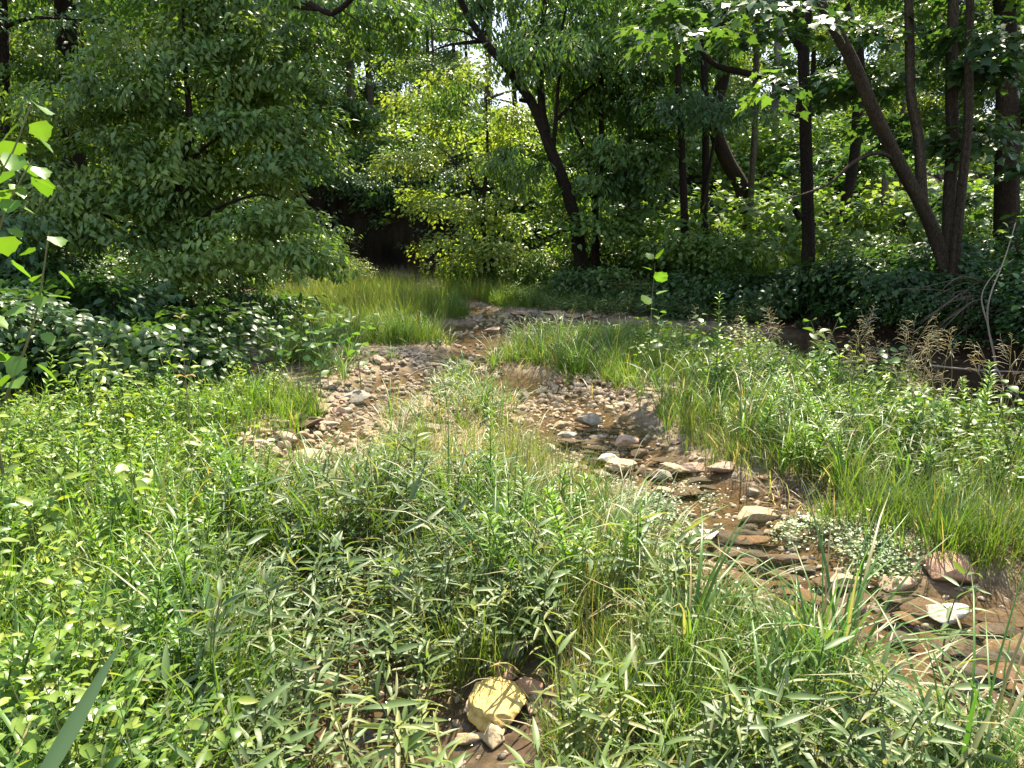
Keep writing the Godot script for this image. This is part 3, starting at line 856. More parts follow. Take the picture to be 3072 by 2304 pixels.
	tree("left_edge_tree", "dark straight trunk behind the broad leafy tree on the left bank", "tree", [
		[[Vector3(-8.13, 1.03, -12.00), Vector3(-7.88, 2.86, -12.00), Vector3(-7.74, 3.87, -12.00), Vector3(-7.62, 4.84, -12.00), Vector3(-7.52, 5.77, -12.00)], .12, .09],
		[[Vector3(-7.65, 4.45, -12.00), Vector3(-7.13, 4.53, -11.80), Vector3(-6.60, 4.49, -11.60), Vector3(-5.97, 4.40, -11.40)], .035, .012],
		], BARK_DARK, [[Vector3(-7.04, 4.23, -11.60), Vector3(1.0, .6, .8), 70], [Vector3(-7.77, 5.71, -12.00), Vector3(2.4, 1.0, 1.8), 120], [Vector3(-6.58, 5.08, -12.40), Vector3(1.2, .7, .9), 80]], "elder", [1.0, 1.4], GREEN_A, GREEN_B, "", .5)
	tree("sunlit_maple", "sunlit yellow green young tree behind the top left of the broad leafy tree", "tree", [
		[[Vector3(-8.30, 1.27, -14.00), Vector3(-8.18, 2.43, -14.00), Vector3(-8.09, 3.55, -14.00), Vector3(-7.99, 4.93, -14.00)], .06, .02],
		[[Vector3(-8.11, 3.23, -14.00), Vector3(-7.65, 3.70, -14.00), Vector3(-7.21, 3.94, -14.00)], .02, .008],
		], BARK, [[Vector3(-7.98, 3.79, -13.60), Vector3(.9, .4, .6), 60], [Vector3(-7.34, 3.98, -13.80), Vector3(.8, .4, .6), 44], [Vector3(-8.55, 4.40, -14.00), Vector3(.7, .4, .6), 30], [Vector3(-8.85, 3.67, -13.80), Vector3(.6, .5, .6), 30]], "bush", [1.0, 1.5], YELLOW_A, Color(.3, .37, .07))
	tree("overhanging_tree", "tree on the left slope holding a dark bare limb across the top of the view", "tree", [
		[[Vector3(-7.4, 1.6, -13.0), Vector3(-7.2, 4.0, -12.8), Vector3(-6.6, 6.5, -12.2), Vector3(-6.0, 9.0, -11.6)], .2, .12],
		[[Vector3(-6.65, 6.3, -12.2), Vector3(-5.0, 6.1, -11.0), Vector3(-2.96, 4.46, -9.50), Vector3(-2.16, 3.94, -9.00), Vector3(-1.98, 3.91, -9.00), Vector3(-1.72, 4.02, -8.80), Vector3(-1.50, 4.19, -8.60)], .08, .03],
		[[Vector3(-2.16, 3.94, -9.00), Vector3(-2.34, 3.97, -9.10), Vector3(-2.51, 4.01, -9.20)], .03, .015],
		[[Vector3(-2.10, 3.93, -9.00), Vector3(-1.88, 3.74, -9.00), Vector3(-1.83, 3.52, -9.10), Vector3(-1.70, 3.44, -9.20)], .012, .004],
		[[Vector3(-1.92, 3.93, -9.00), Vector3(-1.59, 3.74, -9.00), Vector3(-1.39, 3.67, -9.00), Vector3(-1.24, 3.45, -9.00)], .01, .003],
		], BARK_DARK, [[Vector3(-5.6, 7.2, -12.5), Vector3(2.0, 1.0, 1.6), 150], [Vector3(-2.66, 4.61, -10.00), Vector3(1.6, .5, 1.0), 80], [Vector3(-4.87, 4.91, -11.00), Vector3(1.2, .5, 1.0), 80]], "elder", [1.0, 1.4], GREEN_A, GREEN_B, "", .5)
	# the big-leaved sapling at the left edge: every leaf is a part
	var o := thing("broad_leaved_sapling", "young sapling with big pale green lobed leaves at the left edge of the view", "sapling", on_ground(-2.5, 3.5))
	var stems := [[[Vector3(0, -.1, 0), Vector3(-.05, .8, 0), Vector3(.0, 1.5, .05), Vector3(.12, 2.3, .1)], .012, .004], [[Vector3(.04, .7, 0), Vector3(.3, 1.1, .1), Vector3(.45, 1.5, .15)], .008, .003], [[Vector3(.02, 1.2, 0), Vector3(.25, 1.55, .15), Vector3(.45, 1.8, .2)], .007, .003], [[Vector3(.0, 1.5, .05), Vector3(.25, 1.75, .1), Vector3(.42, 2.05, .1)], .006, .003]]
	for s in stems:
		var b := Buf.new()
		limb(b, s[0], s[1], s[2], 5, 5, Color(.12, .12, .05), 0.05)
		part("stem" if s == stems[0] else "branch", b.mesh(M.stem), o)
		var p := smooth_points(s[0], 8)
		for k in range(9 if s == stems[0] else 3, p.size()):
			for c in (2 if s == stems[0] else 1):
				var a := k * 2.4 + c * 2.6
				var dir := Vector3(cos(a), rnd(-1.3, -.1), sin(a))
				part("leaf", lib_leaf("sycamore", rng.randi_range(0, 5)), o, Transform3D(frame(dir, Vector3.UP, rnd(-.5, .5)) * Basis.from_scale(Vector3.ONE * rnd(.5, .8)), p[k] + dir * .05))

# ---------------------------------------------------------------- the wood behind
func spell_tree(what: String) -> String:
	said[what] = said.get(what, -1) + 1
	return what if said[what] == 0 else ORDER[mini(said[what], 9)] + what

func wood_tree(label: String, x: float, d: float, h: float, low: float, spread: float, n: int, ca: Color, cb: Color, group: String, bark: Color) -> void:
	var y := ground_y(x, d)
	var root := Vector3(x, y, -d)
	var lean := Vector3(rnd(-.9, .9), 0, rnd(-.6, .6))
	var r := rnd(.09, .17)
	var limbs := [[[root, root + lean * .3 + Vector3(0, h * .33, 0), root + lean * .5 + Vector3(0, h * .66, 0), root + lean + Vector3(0, h, 0)], r, r * .3]]
	var clumps := []
	var k := 0
	while k < 9:
		var t := lerpf(low, 1.0, k / 8.0)
		var a := rnd(0, TAU)
		var out := spread * rnd(.3, 1.0) * (1.15 - t * .5)
		var c := root + lean * t + Vector3(cos(a) * out, h * t, sin(a) * out)
		# the open strip of sky above the creek
		var gap: bool = absf(c.x / -c.z + .005) < .045 and (c.y - 1.6) > .18 * -c.z or Vector2(c.x / -c.z - .325, ((c.y - 1.6) / -c.z - .19)).length() < .035
		if not gap:
			clumps.append([c, Vector3(spread * .55, spread * .36, spread * .55), n / 9])
			if t < .8 and k % 2 == 0:
				limbs.append([[root + lean * t * .8 + Vector3(0, h * t * .85, 0), (root + c) * .5 + Vector3(0, h * t * .45, 0), c], r * .35, .012])
		k += 1
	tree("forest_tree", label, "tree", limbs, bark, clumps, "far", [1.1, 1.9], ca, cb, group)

func build_wood() -> void:
	rng.seed = 55
	var spots := []
	var tries := 0
	# right: a level wood; left: a wooded slope; straight ahead: trees closing the creek's bend
	while spots.size() < 84 and tries < 4000:
		tries += 1
		var x := rnd(-26, 28)
		var d := rnd(17, 46)
		if absf(x) > d * .85 + 3.0: continue
		if x > -6.0 and x < 3.0 and d < 24.5: continue
		if x - across(RIGHT_BANK, d) < 1.2 and across(LEFT_BANK, d) - x < .8: continue
		if x > 0 and d < 24.5: continue
		var ok := true
		for s in spots:
			if Vector2(x, d).distance_to(s) < 2.3: ok = false
		if ok: spots.append(Vector2(x, d))
	for s in spots:
		var far: bool = s.y > 30
		var names := ["the left edge trunk", "the shrubby tree", "the cut bank", "the bright sapling", "the dark leaning trunk", "the slender stem", "the twin stems", "the leaning brown trunk", "the straight trunk", "the crooked trunk", "the four stemmed tree", "the ivy trunk"]
		var at_u := [-.69, -.44, -.15, -.03, .08, .23, .25, .29, .34, .42, .56, .65]
		var slot := 0
		while slot < 12 and at_u[slot] < s.x / s.y: slot += 1
		var seen_by: String = "out past the left edge trunk" if slot == 0 else "out past the ivy trunk" if slot == 12 else "between %s and %s" % [names[slot - 1], names[slot]]
		var side := "on the wooded slope left of the creek" if s.x < -5 else "closing off the bend of the creek" if s.x < 3 else "in the level wood beyond the right bank"
		var sunlit_tint := rng.randf() < .55  # over half the crowns get lighter leaf colours, a painted sunlit look
		wood_tree(spell_tree("%s %s tree %s" % ["pale" if sunlit_tint else "dark", "far" if far else "nearer", seen_by]), s.x, s.y, (rnd(8, 10) if s.y < 34 else rnd(10, 14)) if s.x > -4 else (rnd(5.5, 8) if s.y < 26 else rnd(8, 12)), .12 if far or s.x < 3 else .3, rnd(2.2, 3.2), 300, GREEN_B if sunlit_tint else GREEN_A, YELLOW_B if sunlit_tint else GREEN_B, "forest trees %s" % side, BARK if rng.randf() < .6 else BARK_PALE)
	# low leafy growth under the trees
	var xfs := []
	var cs := []
	for k in 7600:
		var x := rnd(-26, 30) if k < 5600 else rnd(-2, 11)
		var d := rnd(13, 48) if k < 5600 else rnd(20, 40)
		if absf(x) > d * .8 + 2.0: continue
		if x - across(RIGHT_BANK, d) < .4 and across(LEFT_BANK, d) - x < .4: continue
		var y := ground_y(x, d)
		if y < .35: continue
		var s := rnd(1.0, 2.2)
		var a := rnd(0, TAU)
		xfs.append(Transform3D(frame(Vector3(cos(a), rnd(-.4, .6), sin(a))) * Basis.from_scale(Vector3.ONE * s), Vector3(x, y + rnd(.0, .7) * (1.0 + .05 * d), -d)))
		cs.append(tint(GREEN_A.lerp(YELLOW_A if rng.randf() < .6 else YELLOW_B, rng.randf()), .2))
	var o := Node3D.new()
	o.name = "undergrowth"
	add_child(o)
	tag(o, "green undergrowth covering the floor of the wood on both banks", "undergrowth", "", "stuff")
	multi("undergrowth_spray", sprays["far"][1], xfs, cs, o)

# ---------------------------------------------------------------- bushes
func bush(called: String, label: String, at: Vector3, r: Vector3, n: int, spray: String, lo: float, hi: float, ca: Color, cb: Color, group := "") -> void:
	var o := thing(called, label, "bush", at, 0.0, group)
	for k in 4:
		var b := Buf.new()
		var a := rnd(0, TAU)
		limb(b, [Vector3(0, -.15, 0), Vector3(cos(a) * r.x * .2, r.y * .6, sin(a) * r.z * .2), Vector3(cos(a) * r.x * .5, r.y * 1.4, sin(a) * r.z * .5)], .014, .004, 5, 4, BARK_DARK, .1)
		part("stem", b.mesh(M.wood), o)
	var clumps := []
	for k in 5:
		var q := Vector3(rnd(-.6, .6) * r.x, r.y * rnd(.45, 1.3), rnd(-.6, .6) * r.z)
		clumps.append([q, r * Vector3(.55, .5, .55), n / 5])
	leaves_on(o, foliage(clumps, lo, hi, ca, cb), spray)

func build_bushes() -> void:
	rng.seed = 77
	# right bank: [x, D, radii, sprays, kind, colours, label]
	for s in [
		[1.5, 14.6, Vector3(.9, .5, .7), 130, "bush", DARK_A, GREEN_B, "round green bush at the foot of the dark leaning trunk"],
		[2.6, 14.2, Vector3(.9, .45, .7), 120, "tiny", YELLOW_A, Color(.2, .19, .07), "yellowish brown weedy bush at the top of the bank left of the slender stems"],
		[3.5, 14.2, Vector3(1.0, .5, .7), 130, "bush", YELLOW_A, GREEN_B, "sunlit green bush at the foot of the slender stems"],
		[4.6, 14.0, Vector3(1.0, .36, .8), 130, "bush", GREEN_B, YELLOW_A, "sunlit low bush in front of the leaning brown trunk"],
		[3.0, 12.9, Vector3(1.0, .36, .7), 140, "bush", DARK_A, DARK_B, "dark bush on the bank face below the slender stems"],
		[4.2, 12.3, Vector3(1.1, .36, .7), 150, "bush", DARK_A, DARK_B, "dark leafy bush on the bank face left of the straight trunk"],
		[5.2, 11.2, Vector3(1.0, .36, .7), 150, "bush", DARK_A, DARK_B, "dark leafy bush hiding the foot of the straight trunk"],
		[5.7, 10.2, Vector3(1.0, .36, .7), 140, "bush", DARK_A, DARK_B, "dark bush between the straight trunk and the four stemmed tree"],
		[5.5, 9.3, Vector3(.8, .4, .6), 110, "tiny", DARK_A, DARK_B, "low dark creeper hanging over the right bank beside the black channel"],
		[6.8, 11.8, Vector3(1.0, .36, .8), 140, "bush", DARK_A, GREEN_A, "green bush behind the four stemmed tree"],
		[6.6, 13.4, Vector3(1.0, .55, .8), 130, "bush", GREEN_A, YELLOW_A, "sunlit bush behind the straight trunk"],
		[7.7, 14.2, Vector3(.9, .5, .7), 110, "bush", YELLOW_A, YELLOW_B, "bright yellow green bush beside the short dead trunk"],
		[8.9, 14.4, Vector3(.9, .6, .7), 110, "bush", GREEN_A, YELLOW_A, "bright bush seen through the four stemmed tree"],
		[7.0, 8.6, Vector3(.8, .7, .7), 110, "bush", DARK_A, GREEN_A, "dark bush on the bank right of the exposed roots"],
		[6.3, 7.4, Vector3(.7, .4, .5), 80, "tiny", DARK_A, DARK_B, "dark low bush under the exposed roots by the water"],
		]:
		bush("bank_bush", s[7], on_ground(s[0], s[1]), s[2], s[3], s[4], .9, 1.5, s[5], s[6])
	# bushes on the left bank and round the far pool
	for s in [
		[-4.5, 7.6, Vector3(1.0, .6, .8), 200, "bush", DARK_A, GREEN_A, "big shaded bush of broad leaves below the broad leafy tree"],
		[-4.9, 6.1, Vector3(1.0, .6, .8), 200, "bush", DARK_A, GREEN_A, "tall shaded bush at the left edge behind the lobed sapling"],
		[-3.5, 6.5, Vector3(.8, .42, .6), 170, "bush", DARK_A, GREEN_B, "small shaded bush beside the sunlit broad leaved herbs"],
		[-6.2, 8.8, Vector3(1.2, .6, .8), 150, "elder", DARK_A, GREEN_A, "dense bush under the left end of the broad leafy tree"],
		[-4.9, 9.2, Vector3(.9, .4, .7), 120, "bush", DARK_A, DARK_B, "dark bush under the stem of the broad leafy tree"],
		[-3.9, 10.2, Vector3(.9, .4, .7), 120, "elder", DARK_A, GREEN_A, "leafy bush overhanging the left gravel"],
		[-5.3, 14.5, Vector3(1.1, .8, .9), 140, "elder", GREEN_A, GREEN_B, "round bush behind the left gravel"],
		[-4.7, 17.5, Vector3(1.0, .7, .8), 130, "tiny", YELLOW_A, Color(.2, .2, .07), "dry yellowish bush beside the dark cut bank"],
		[-5.8, 19.5, Vector3(1.2, 1.2, 1.0), 150, "elder", DARK_A, GREEN_B, "tall bush at the mouth of the creek bend"],
		[-6.4, 16.5, Vector3(1.3, 1.3, 1.0), 170, "elder", GREEN_A, GREEN_B, "tall sunlit bush behind the dry yellowish one"],
		[-1.2, 19.8, Vector3(.9, .5, .7), 110, "bush", YELLOW_A, YELLOW_B, "bright bush on the bank end left of the thin stems"],
		[-.4, 17.6, Vector3(.9, .35, .6), 110, "bush", GREEN_A, YELLOW_A, "low green bush at the water under the bright sapling"],
		[.6, 17.2, Vector3(.9, .5, .7), 110, "bush", YELLOW_A, GREEN_B, "yellow green bush between bright sapling and leaning trunk"],
		[2.0, 16.6, Vector3(.9, .5, .7), 100, "bush", GREEN_A, YELLOW_A, "green bush behind the dark leaning trunk"],
		[-2.6, 23.6, Vector3(1.6, .7, 1.0), 120, "elder", DARK_A, DARK_B, "dark bush hanging over the top of the cut bank"],
		[-4.6, 20.6, Vector3(.8, .8, .7), 100, "tiny", GREEN_A, Color(.2, .19, .08), "brownish twiggy bush leaning over the water before the cut bank"],
		[-3.7, 23.2, Vector3(1.5, .6, .9), 150, "elder", DARK_A, GREEN_A, "leafy bush spilling over the lip of the cut bank"],
		[-4.2, 22.6, Vector3(1.0, .7, .7), 90, "elder", DARK_A, DARK_B, "dark bush growing out of the middle of the cut bank"],
		[-1.6, 21.6, Vector3(1.0, .7, .7), 110, "elder", DARK_A, GREEN_A, "dark bush at the right end of the cut bank"],
		[-6.6, 21.0, Vector3(1.3, 1.4, 1.0), 150, "elder", DARK_A, GREEN_B, "tall dark bush at the left end of the cut bank"],
		[-5.0, 24.2, Vector3(1.6, .8, 1.0), 120, "elder", DARK_A, GREEN_A, "large bush above the cut bank, beneath the slope"],
		]:
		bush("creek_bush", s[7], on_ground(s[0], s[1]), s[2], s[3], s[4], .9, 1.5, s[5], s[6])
	# dark low cover on the face of the right bank
	var xfs := []
	var cs := []
	for k in 4200:
		var d := rnd(6.5, 17.5)
		var x := across(RIGHT_BANK, d) + rnd(-.15, 2.0)
		var y := ground_y(x, d)
		if y < .12 or y > .72: continue
		var a := rnd(0, TAU)
		xfs.append(Transform3D(frame(Vector3(cos(a), rnd(-.2, .8), sin(a))) * Basis.from_scale(Vector3.ONE * rnd(.5, 1.1)), Vector3(x, y + rnd(0, .22), -d)))
		cs.append(tint(DARK_A.lerp(DARK_B, rng.randf()), .2))
	var o := Node3D.new()
	o.name = "bank_foliage"
	add_child(o)
	tag(o, "dark leafy ground cover on the face of the right bank", "ground cover", "", "stuff")
	multi("foliage_spray", sprays["bush"][2], xfs, cs, o)
	# left bank too
	xfs = []
	cs = []
	for k in 2600:
		var d := rnd(3.0, 20)
		var x := across(LEFT_BANK, d) - rnd(-.5, 3.5)
		var y := ground_y(x, d)
		if y < .12 or chan(x, d) < .2: continue
		var a := rnd(0, TAU)
		xfs.append(Transform3D(frame(Vector3(cos(a), rnd(-.2, .8), sin(a))) * Basis.from_scale(Vector3.ONE * rnd(.6, 1.2)), Vector3(x, y + rnd(0, .25), -d)))
		cs.append(tint(DARK_A.lerp(GREEN_B, rng.randf()), .2))
	for k in 900:
		var d := rnd(20.6, 24.5)
		var x := rnd(-8.0, 1.0)
		var y := ground_y(x, d)
		if y < .9 or y < 1.7 and rng.randf() < .6: continue
		var a := rnd(0, TAU)
		xfs.append(Transform3D(frame(Vector3(cos(a), rnd(-.9, .3), absf(sin(a)))) * Basis.from_scale(Vector3.ONE * rnd(.7, 1.6)), Vector3(x, y + rnd(-.1, .3), -d)))
		cs.append(tint(DARK_A.lerp(GREEN_B, rng.randf()), .2))
	o = Node3D.new()
	o.name = "slope_foliage"
	add_child(o)
	tag(o, "leafy ground cover on the slope of the left bank", "ground cover", "", "stuff")
	multi("foliage_spray", sprays["bush"][1], xfs, cs, o)

# ---------------------------------------------------------------- washed-out roots and dead twigs
func build_roots() -> void:
	rng.seed = 99
	var o := thing("exposed_roots", "tangle of bare brown roots hanging from the undercut right bank", "roots", Vector3(5.57, 0.69, -8.80))
	for k in 46:
		var b := Buf.new()
		var from := Vector3(rnd(-.25, .8), rnd(-.1, .18), rnd(-.3, .2))
		var reach := rnd(.4, 1.25)
		var dir := Vector3(-1.0, rnd(-.75, .15), rnd(-.1, .5)).normalized()
		if k % 4 == 0: dir = Vector3(rnd(-.4, .5), -1, rnd(0, .5)).normalized()
		var mid := from + dir * reach * .5 + Vector3(rnd(-.1, .1), rnd(.02, .14), rnd(-.1, .1))
		limb(b, [from, mid, from + dir * reach + Vector3(0, -rnd(0, .25) * reach, 0)], rnd(.006, .016), .003, 5, 4, tint(Color(.1, .076, .05), .3), .1)
		part("root", b.mesh(M.wood), o)
	var s := thing("pale_dead_sapling", "bleached dead sapling with pale peeling leaves in front of the exposed roots", "dead sapling", on_ground(4.95, 7.6))
	var base: Vector3 = s.position
	for l in [[[on_ground(4.95, 7.6) - Vector3(0, .1, 0), Vector3(4.99, 0.11, -7.50), Vector3(4.78, 0.60, -7.40), Vector3(4.70, 0.89, -7.30), Vector3(4.79, 1.25, -7.30), Vector3(4.85, 1.60, -7.30)], .014, .004], [[Vector3(4.78, 0.60, -7.40), Vector3(4.68, 0.88, -7.40), Vector3(4.78, 1.11, -7.40), Vector3(4.95, 1.25, -7.40)], .009, .003], [[Vector3(4.98, 0.16, -7.50), Vector3(5.07, -0.09, -7.30), Vector3(5.23, -0.18, -7.10)], .008, .003]]:
		var b := Buf.new()
		limb(b, (l[0] as Array).map(func(p): return p - base), l[1], l[2], 5, 5, Color(.3, .26, .2), .15)
		part("branch", b.mesh(M.wood), s)
	for p in [Vector3(4.58, 1.62, -7.30), Vector3(4.66, 1.51, -7.30), Vector3(4.55, 1.54, -7.30), Vector3(4.72, 1.60, -7.30), Vector3(4.80, 1.47, -7.30), Vector3(4.85, 1.65, -7.30), Vector3(4.63, 1.43, -7.30), Vector3(4.53, 1.56, -7.35), Vector3(4.78, 1.03, -7.30), Vector3(4.89, 0.89, -7.30), Vector3(4.97, 0.62, -7.30), Vector3(4.99, 0.80, -7.30), Vector3(4.81, 1.25, -7.30), Vector3(4.90, 1.12, -7.30)]:
		var dir := Vector3(rnd(-1, 1), rnd(-.6, .1), rnd(.1, 1))
		part("leaf", lib_leaf("broad", rng.randi_range(0, 5)), s, Transform3D(frame(dir, Vector3.UP, rnd(-.5, .5)) * Basis.from_scale(Vector3.ONE * rnd(.6, .95)), p - base))
	# fallen sticks
	for f in [
		["bare stick lying across the right channel below the exposed roots", Vector3(4.25, 0.18, -7.40), Vector3(4.48, 0.21, -7.00), Vector3(4.87, 0.23, -6.80), .012],
		["dead branch slanting out of the bushes left of the creek bend", Vector3(-4.31, 2.99, -14.00), Vector3(-3.75, 3.09, -13.80), Vector3(-3.08, 3.32, -13.60), .02],
		["grey driftwood stick on the stones of the middle gravel bar", Vector3(0.70, 0.09, -11.90), Vector3(0.95, 0.05, -11.70), Vector3(1.10, 0.01, -11.50), .03],
		["pale twig propped among the rocks of the shaded pebbles", Vector3(-1.10, 0.01, -7.60), Vector3(-0.99, 0.07, -7.70), Vector3(-0.85, 0.09, -7.80), .008],
		]:
		var st := thing("dead_stick", f[0], "stick", f[1])
		var b := Buf.new()
		limb(b, [Vector3.ZERO, f[2] - f[1], f[3] - f[1]], f[4], f[4] * .5, 6, 5, Color(.22, .18, .14), .15)
		part("shaft", b.mesh(M.wood), st)
		b = Buf.new()
		limb(b, [f[2] - f[1], (f[2] - f[1]) + Vector3(.05, .08, .04) * f[4] * 20, (f[2] - f[1]) + Vector3(.05, .2, .1) * f[4] * 20], f[4] * .5, f[4] * .2, 5, 4, Color(.22, .18, .14), .15)
		part("twig", b.mesh(M.wood), st)

# ---------------------------------------------------------------- rocks and pebbles
func build_rocks() -> void:
	rng.seed = 123
	var n := 0
	for r in [
		[-0.05, 2.17, 0.211, 0.127, 0.169, Color(.48, .35, .13), "large smooth yellow ochre boulder in the shade-flecked plants nearest the viewer"],
		[2.02, 3.17, 0.281, 0.133, 0.225, Color(.32, .2, .135), "flat topped reddish brown rock on the right edge of the near stream"],
		[1.86, 2.89, 0.192, 0.074, 0.143, Color(.5, .45, .38), "rounded whitish stone just below the flat reddish rock"],
		[1.39, 3.99, 0.265, 0.060, 0.160, Color(.40, .31, .2), "long low tan rock lying in the stream below the right grass bar"],
		[1.55, 3.96, 0.141, 0.031, 0.063, Color(.11, .075, .045), "thin dark slab against the end of the long tan rock"],
		[1.02, 3.71, 0.222, 0.049, 0.109, Color(.5, .45, .38), "pale flat stone with a wet dark rim in the middle of the near stream"],
		[1.64, 3.80, 0.181, 0.046, 0.118, Color(.5, .45, .38), "pale oblong stone at the edge of the watercress"],
		[1.67, 3.63, 0.107, 0.064, 0.086, Color(.40, .31, .2), "small upright tan stone touching the watercress"],
		[1.49, 3.66, 0.106, 0.047, 0.085, Color(.24, .215, .175), "small grey stone left of the pale oblong one in the watercress"],
		[1.47, 3.81, 0.098, 0.046, 0.078, Color(.40, .31, .2), "small tan stone at the upper tip of the watercress"],
		[1.77, 3.15, 0.171, 0.074, 0.137, Color(.41, .29, .22), "pinkish angular stone half hidden left of the flat reddish rock"],
		[1.56, 3.21, 0.175, 0.039, 0.084, Color(.40, .31, .2), "tan stone peeping out of the grass below the watercress"],
		[1.00, 3.05, 0.138, 0.057, 0.110, Color(.41, .29, .22), "pink stone on the left edge of the near stream"],
		[0.87, 3.06, 0.097, 0.058, 0.078, Color(.5, .45, .38), "white stone at the stream edge left of the pink stone"],
		[1.33, 3.41, 0.278, 0.061, 0.070, Color(.11, .075, .045), "dark slab barely breaking the surface of the near stream"],
		[0.68, 3.18, 0.126, 0.062, 0.100, Color(.41, .29, .22), "pink tan stone in the grass left of the near stream"],
		[0.75, 4.85, 0.242, 0.085, 0.193, Color(.40, .31, .2), "plump tan rock, biggest of the cluster below the riffle"],
		[0.66, 5.02, 0.164, 0.058, 0.132, Color(.5, .45, .38), "pale rock behind the plump tan one"],
		[0.91, 5.12, 0.135, 0.074, 0.108, Color(.11, .075, .045), "dark wet stone right of the plump tan rock"],
		[0.86, 5.43, 0.198, 0.075, 0.159, Color(.41, .29, .22), "pinkish rock at the upper end of the near pool"],
		[1.24, 4.80, 0.193, 0.076, 0.155, Color(.41, .29, .22), "pink grey rock at the foot of the right grass bar"],
		[1.40, 4.67, 0.190, 0.081, 0.152, Color(.41, .29, .22), "rough pink rock with grass drooping over it"],
		[1.09, 4.80, 0.198, 0.075, 0.159, Color(.40, .31, .2), "tan rock just left of the pink grey one at the grass bar"],
		[1.00, 4.65, 0.137, 0.064, 0.110, Color(.24, .215, .175), "grey rock leaning on the tan rock at the grass bar"],
		[0.45, 5.45, 0.183, 0.041, 0.147, Color(.11, .075, .045), "narrow dark stone standing alone in the near pool"],
		[0.62, 6.05, 0.241, 0.106, 0.192, Color(.24, .215, .175), "slanting grey brown rock at the edge of the shaded pebbles"],
		[0.40, 5.91, 0.137, 0.064, 0.110, Color(.40, .31, .2), "small tan rock in front of the slanting grey brown one"],
		[0.43, 5.66, 0.161, 0.035, 0.112, Color(.5, .45, .38), "flat pale stone awash above the near pool"],
		[0.68, 5.59, 0.145, 0.032, 0.110, Color(.24, .215, .175), "flat grey stone awash right of the narrow dark one"],
		[0.36, 4.72, 0.235, 0.052, 0.114, Color(.40, .31, .2), "long flat tan stone at the lower lip of the near pool"],
		[0.59, 4.72, 0.155, 0.040, 0.124, Color(.24, .215, .175), "grey stone beside the long flat tan one"],
		[0.28, 5.23, 0.116, 0.069, 0.092, Color(.5, .45, .38), "pale upright stone on the left rim of the near pool"],
		[0.06, 4.18, 0.144, 0.044, 0.115, Color(.40, .31, .2), "tan stone in the thin grass left of the near stream"],
		[0.33, 4.04, 0.258, 0.057, 0.138, Color(.32, .2, .135), "broad low reddish brown rock in the watercress patch by the thin grass"],
		[0.55, 4.36, 0.128, 0.052, 0.102, Color(.40, .31, .2), "tan stone in the small watercress patch"],
		[0.94, 4.40, 0.142, 0.035, 0.103, Color(.40, .31, .2), "low tan stone below the grey and tan pair"],
		[-1.69, 6.15, 0.300, 0.120, 0.240, Color(.40, .31, .2), "knobbly sandstone block on the left stream margin"],
		[-1.66, 5.78, 0.291, 0.070, 0.233, Color(.11, .075, .045), "smooth brown rock in front of the knobbly sandstone block"],
		[-1.72, 5.43, 0.183, 0.105, 0.146, Color(.40, .31, .2), "round tan rock at the foot of the leafy herbs on the left"],
		[-1.45, 5.05, 0.251, 0.073, 0.200, Color(.40, .31, .2), "smooth rounded rock lowest of the left stream rocks"],
		[-1.53, 5.89, 0.234, 0.051, 0.141, Color(.41, .29, .22), "flat pinkish stone right of the knobbly sandstone block"],
		[-1.54, 6.74, 0.358, 0.083, 0.287, Color(.24, .215, .175), "wide grey rock at the upper end of the left stream"],
		[-1.18, 5.05, 0.108, 0.065, 0.086, Color(.5, .45, .38), "small pale stone among the thin stems right of the left stream rocks"],
		[-0.68, 5.39, 0.258, 0.085, 0.207, Color(.24, .215, .175), "grey boulder half hidden by the pale flecked herbs"],
		[-0.87, 6.04, 0.211, 0.071, 0.168, Color(.24, .215, .175), "dull grey rock behind the half hidden boulder"],
		[-0.96, 4.87, 0.161, 0.056, 0.129, Color(.41, .29, .22), "pink stone in the sparse grass below the left stream"],
		[-0.54, 8.53, 0.226, 0.117, 0.181, Color(.24, .215, .175), "upright grey stone at the edge of the sunlit grass island"],
		[-0.87, 6.81, 0.157, 0.050, 0.126, Color(.24, .215, .175), "dark wet stone in the shaded trickle"],
		[0.19, 12.49, 0.482, 0.106, 0.386, Color(.41, .29, .22), "flat pink slab tilted on the middle gravel bar"],
		[0.65, 12.51, 0.545, 0.120, 0.436, Color(.40, .31, .2), "long flat stone right of the pink slab on the middle bar"],
		[0.93, 13.78, 0.379, 0.083, 0.303, Color(.5, .45, .38), "pale flat stone at the back of the middle bar"],
		[1.02, 11.40, 0.498, 0.110, 0.399, Color(.24, .215, .175), "grey flat rock at the right end of the middle bar"],
		[0.73, 11.48, 0.130, 0.078, 0.104, Color(.5, .45, .38), "whitish round stone standing in the middle pool"],
		[-0.29, 11.33, 0.284, 0.105, 0.227, Color(.41, .29, .22), "pink cobble at the left end of the middle bar"],
		[-0.11, 3.59, 0.122, 0.047, 0.097, Color(.40, .31, .2), "tan rock in shadowed grass above the willow leaved plants"],
		[0.20, 2.72, 0.118, 0.033, 0.060, Color(.24, .215, .175), "grey rock buried in the willow leaved plants"],
		[0.85, 2.20, 0.099, 0.048, 0.071, Color(.41, .29, .22), "pinkish stone at the front among the near watercress"],
		[0.76, 2.16, 0.104, 0.036, 0.052, Color(.32, .2, .135), "reddish stone half under leaves at the front right"],
		[-0.13, 2.07, 0.130, 0.034, 0.048, Color(.40, .31, .2), "low tan stone in the water below the yellow ochre boulder"],
		[-1.06, 3.12, 0.105, 0.055, 0.084, Color(.11, .075, .045), "brown stone in a gap between the willow leaved plants on the left"],
		]:
		var at := on_ground(r[0], r[1])
		at.y = maxf(at.y, -.05) + r[3] * (.28 if n else .2)
		var mesh: ArrayMesh = rock_meshes[n % rock_meshes.size()]
		var bb := mesh.get_aabb()
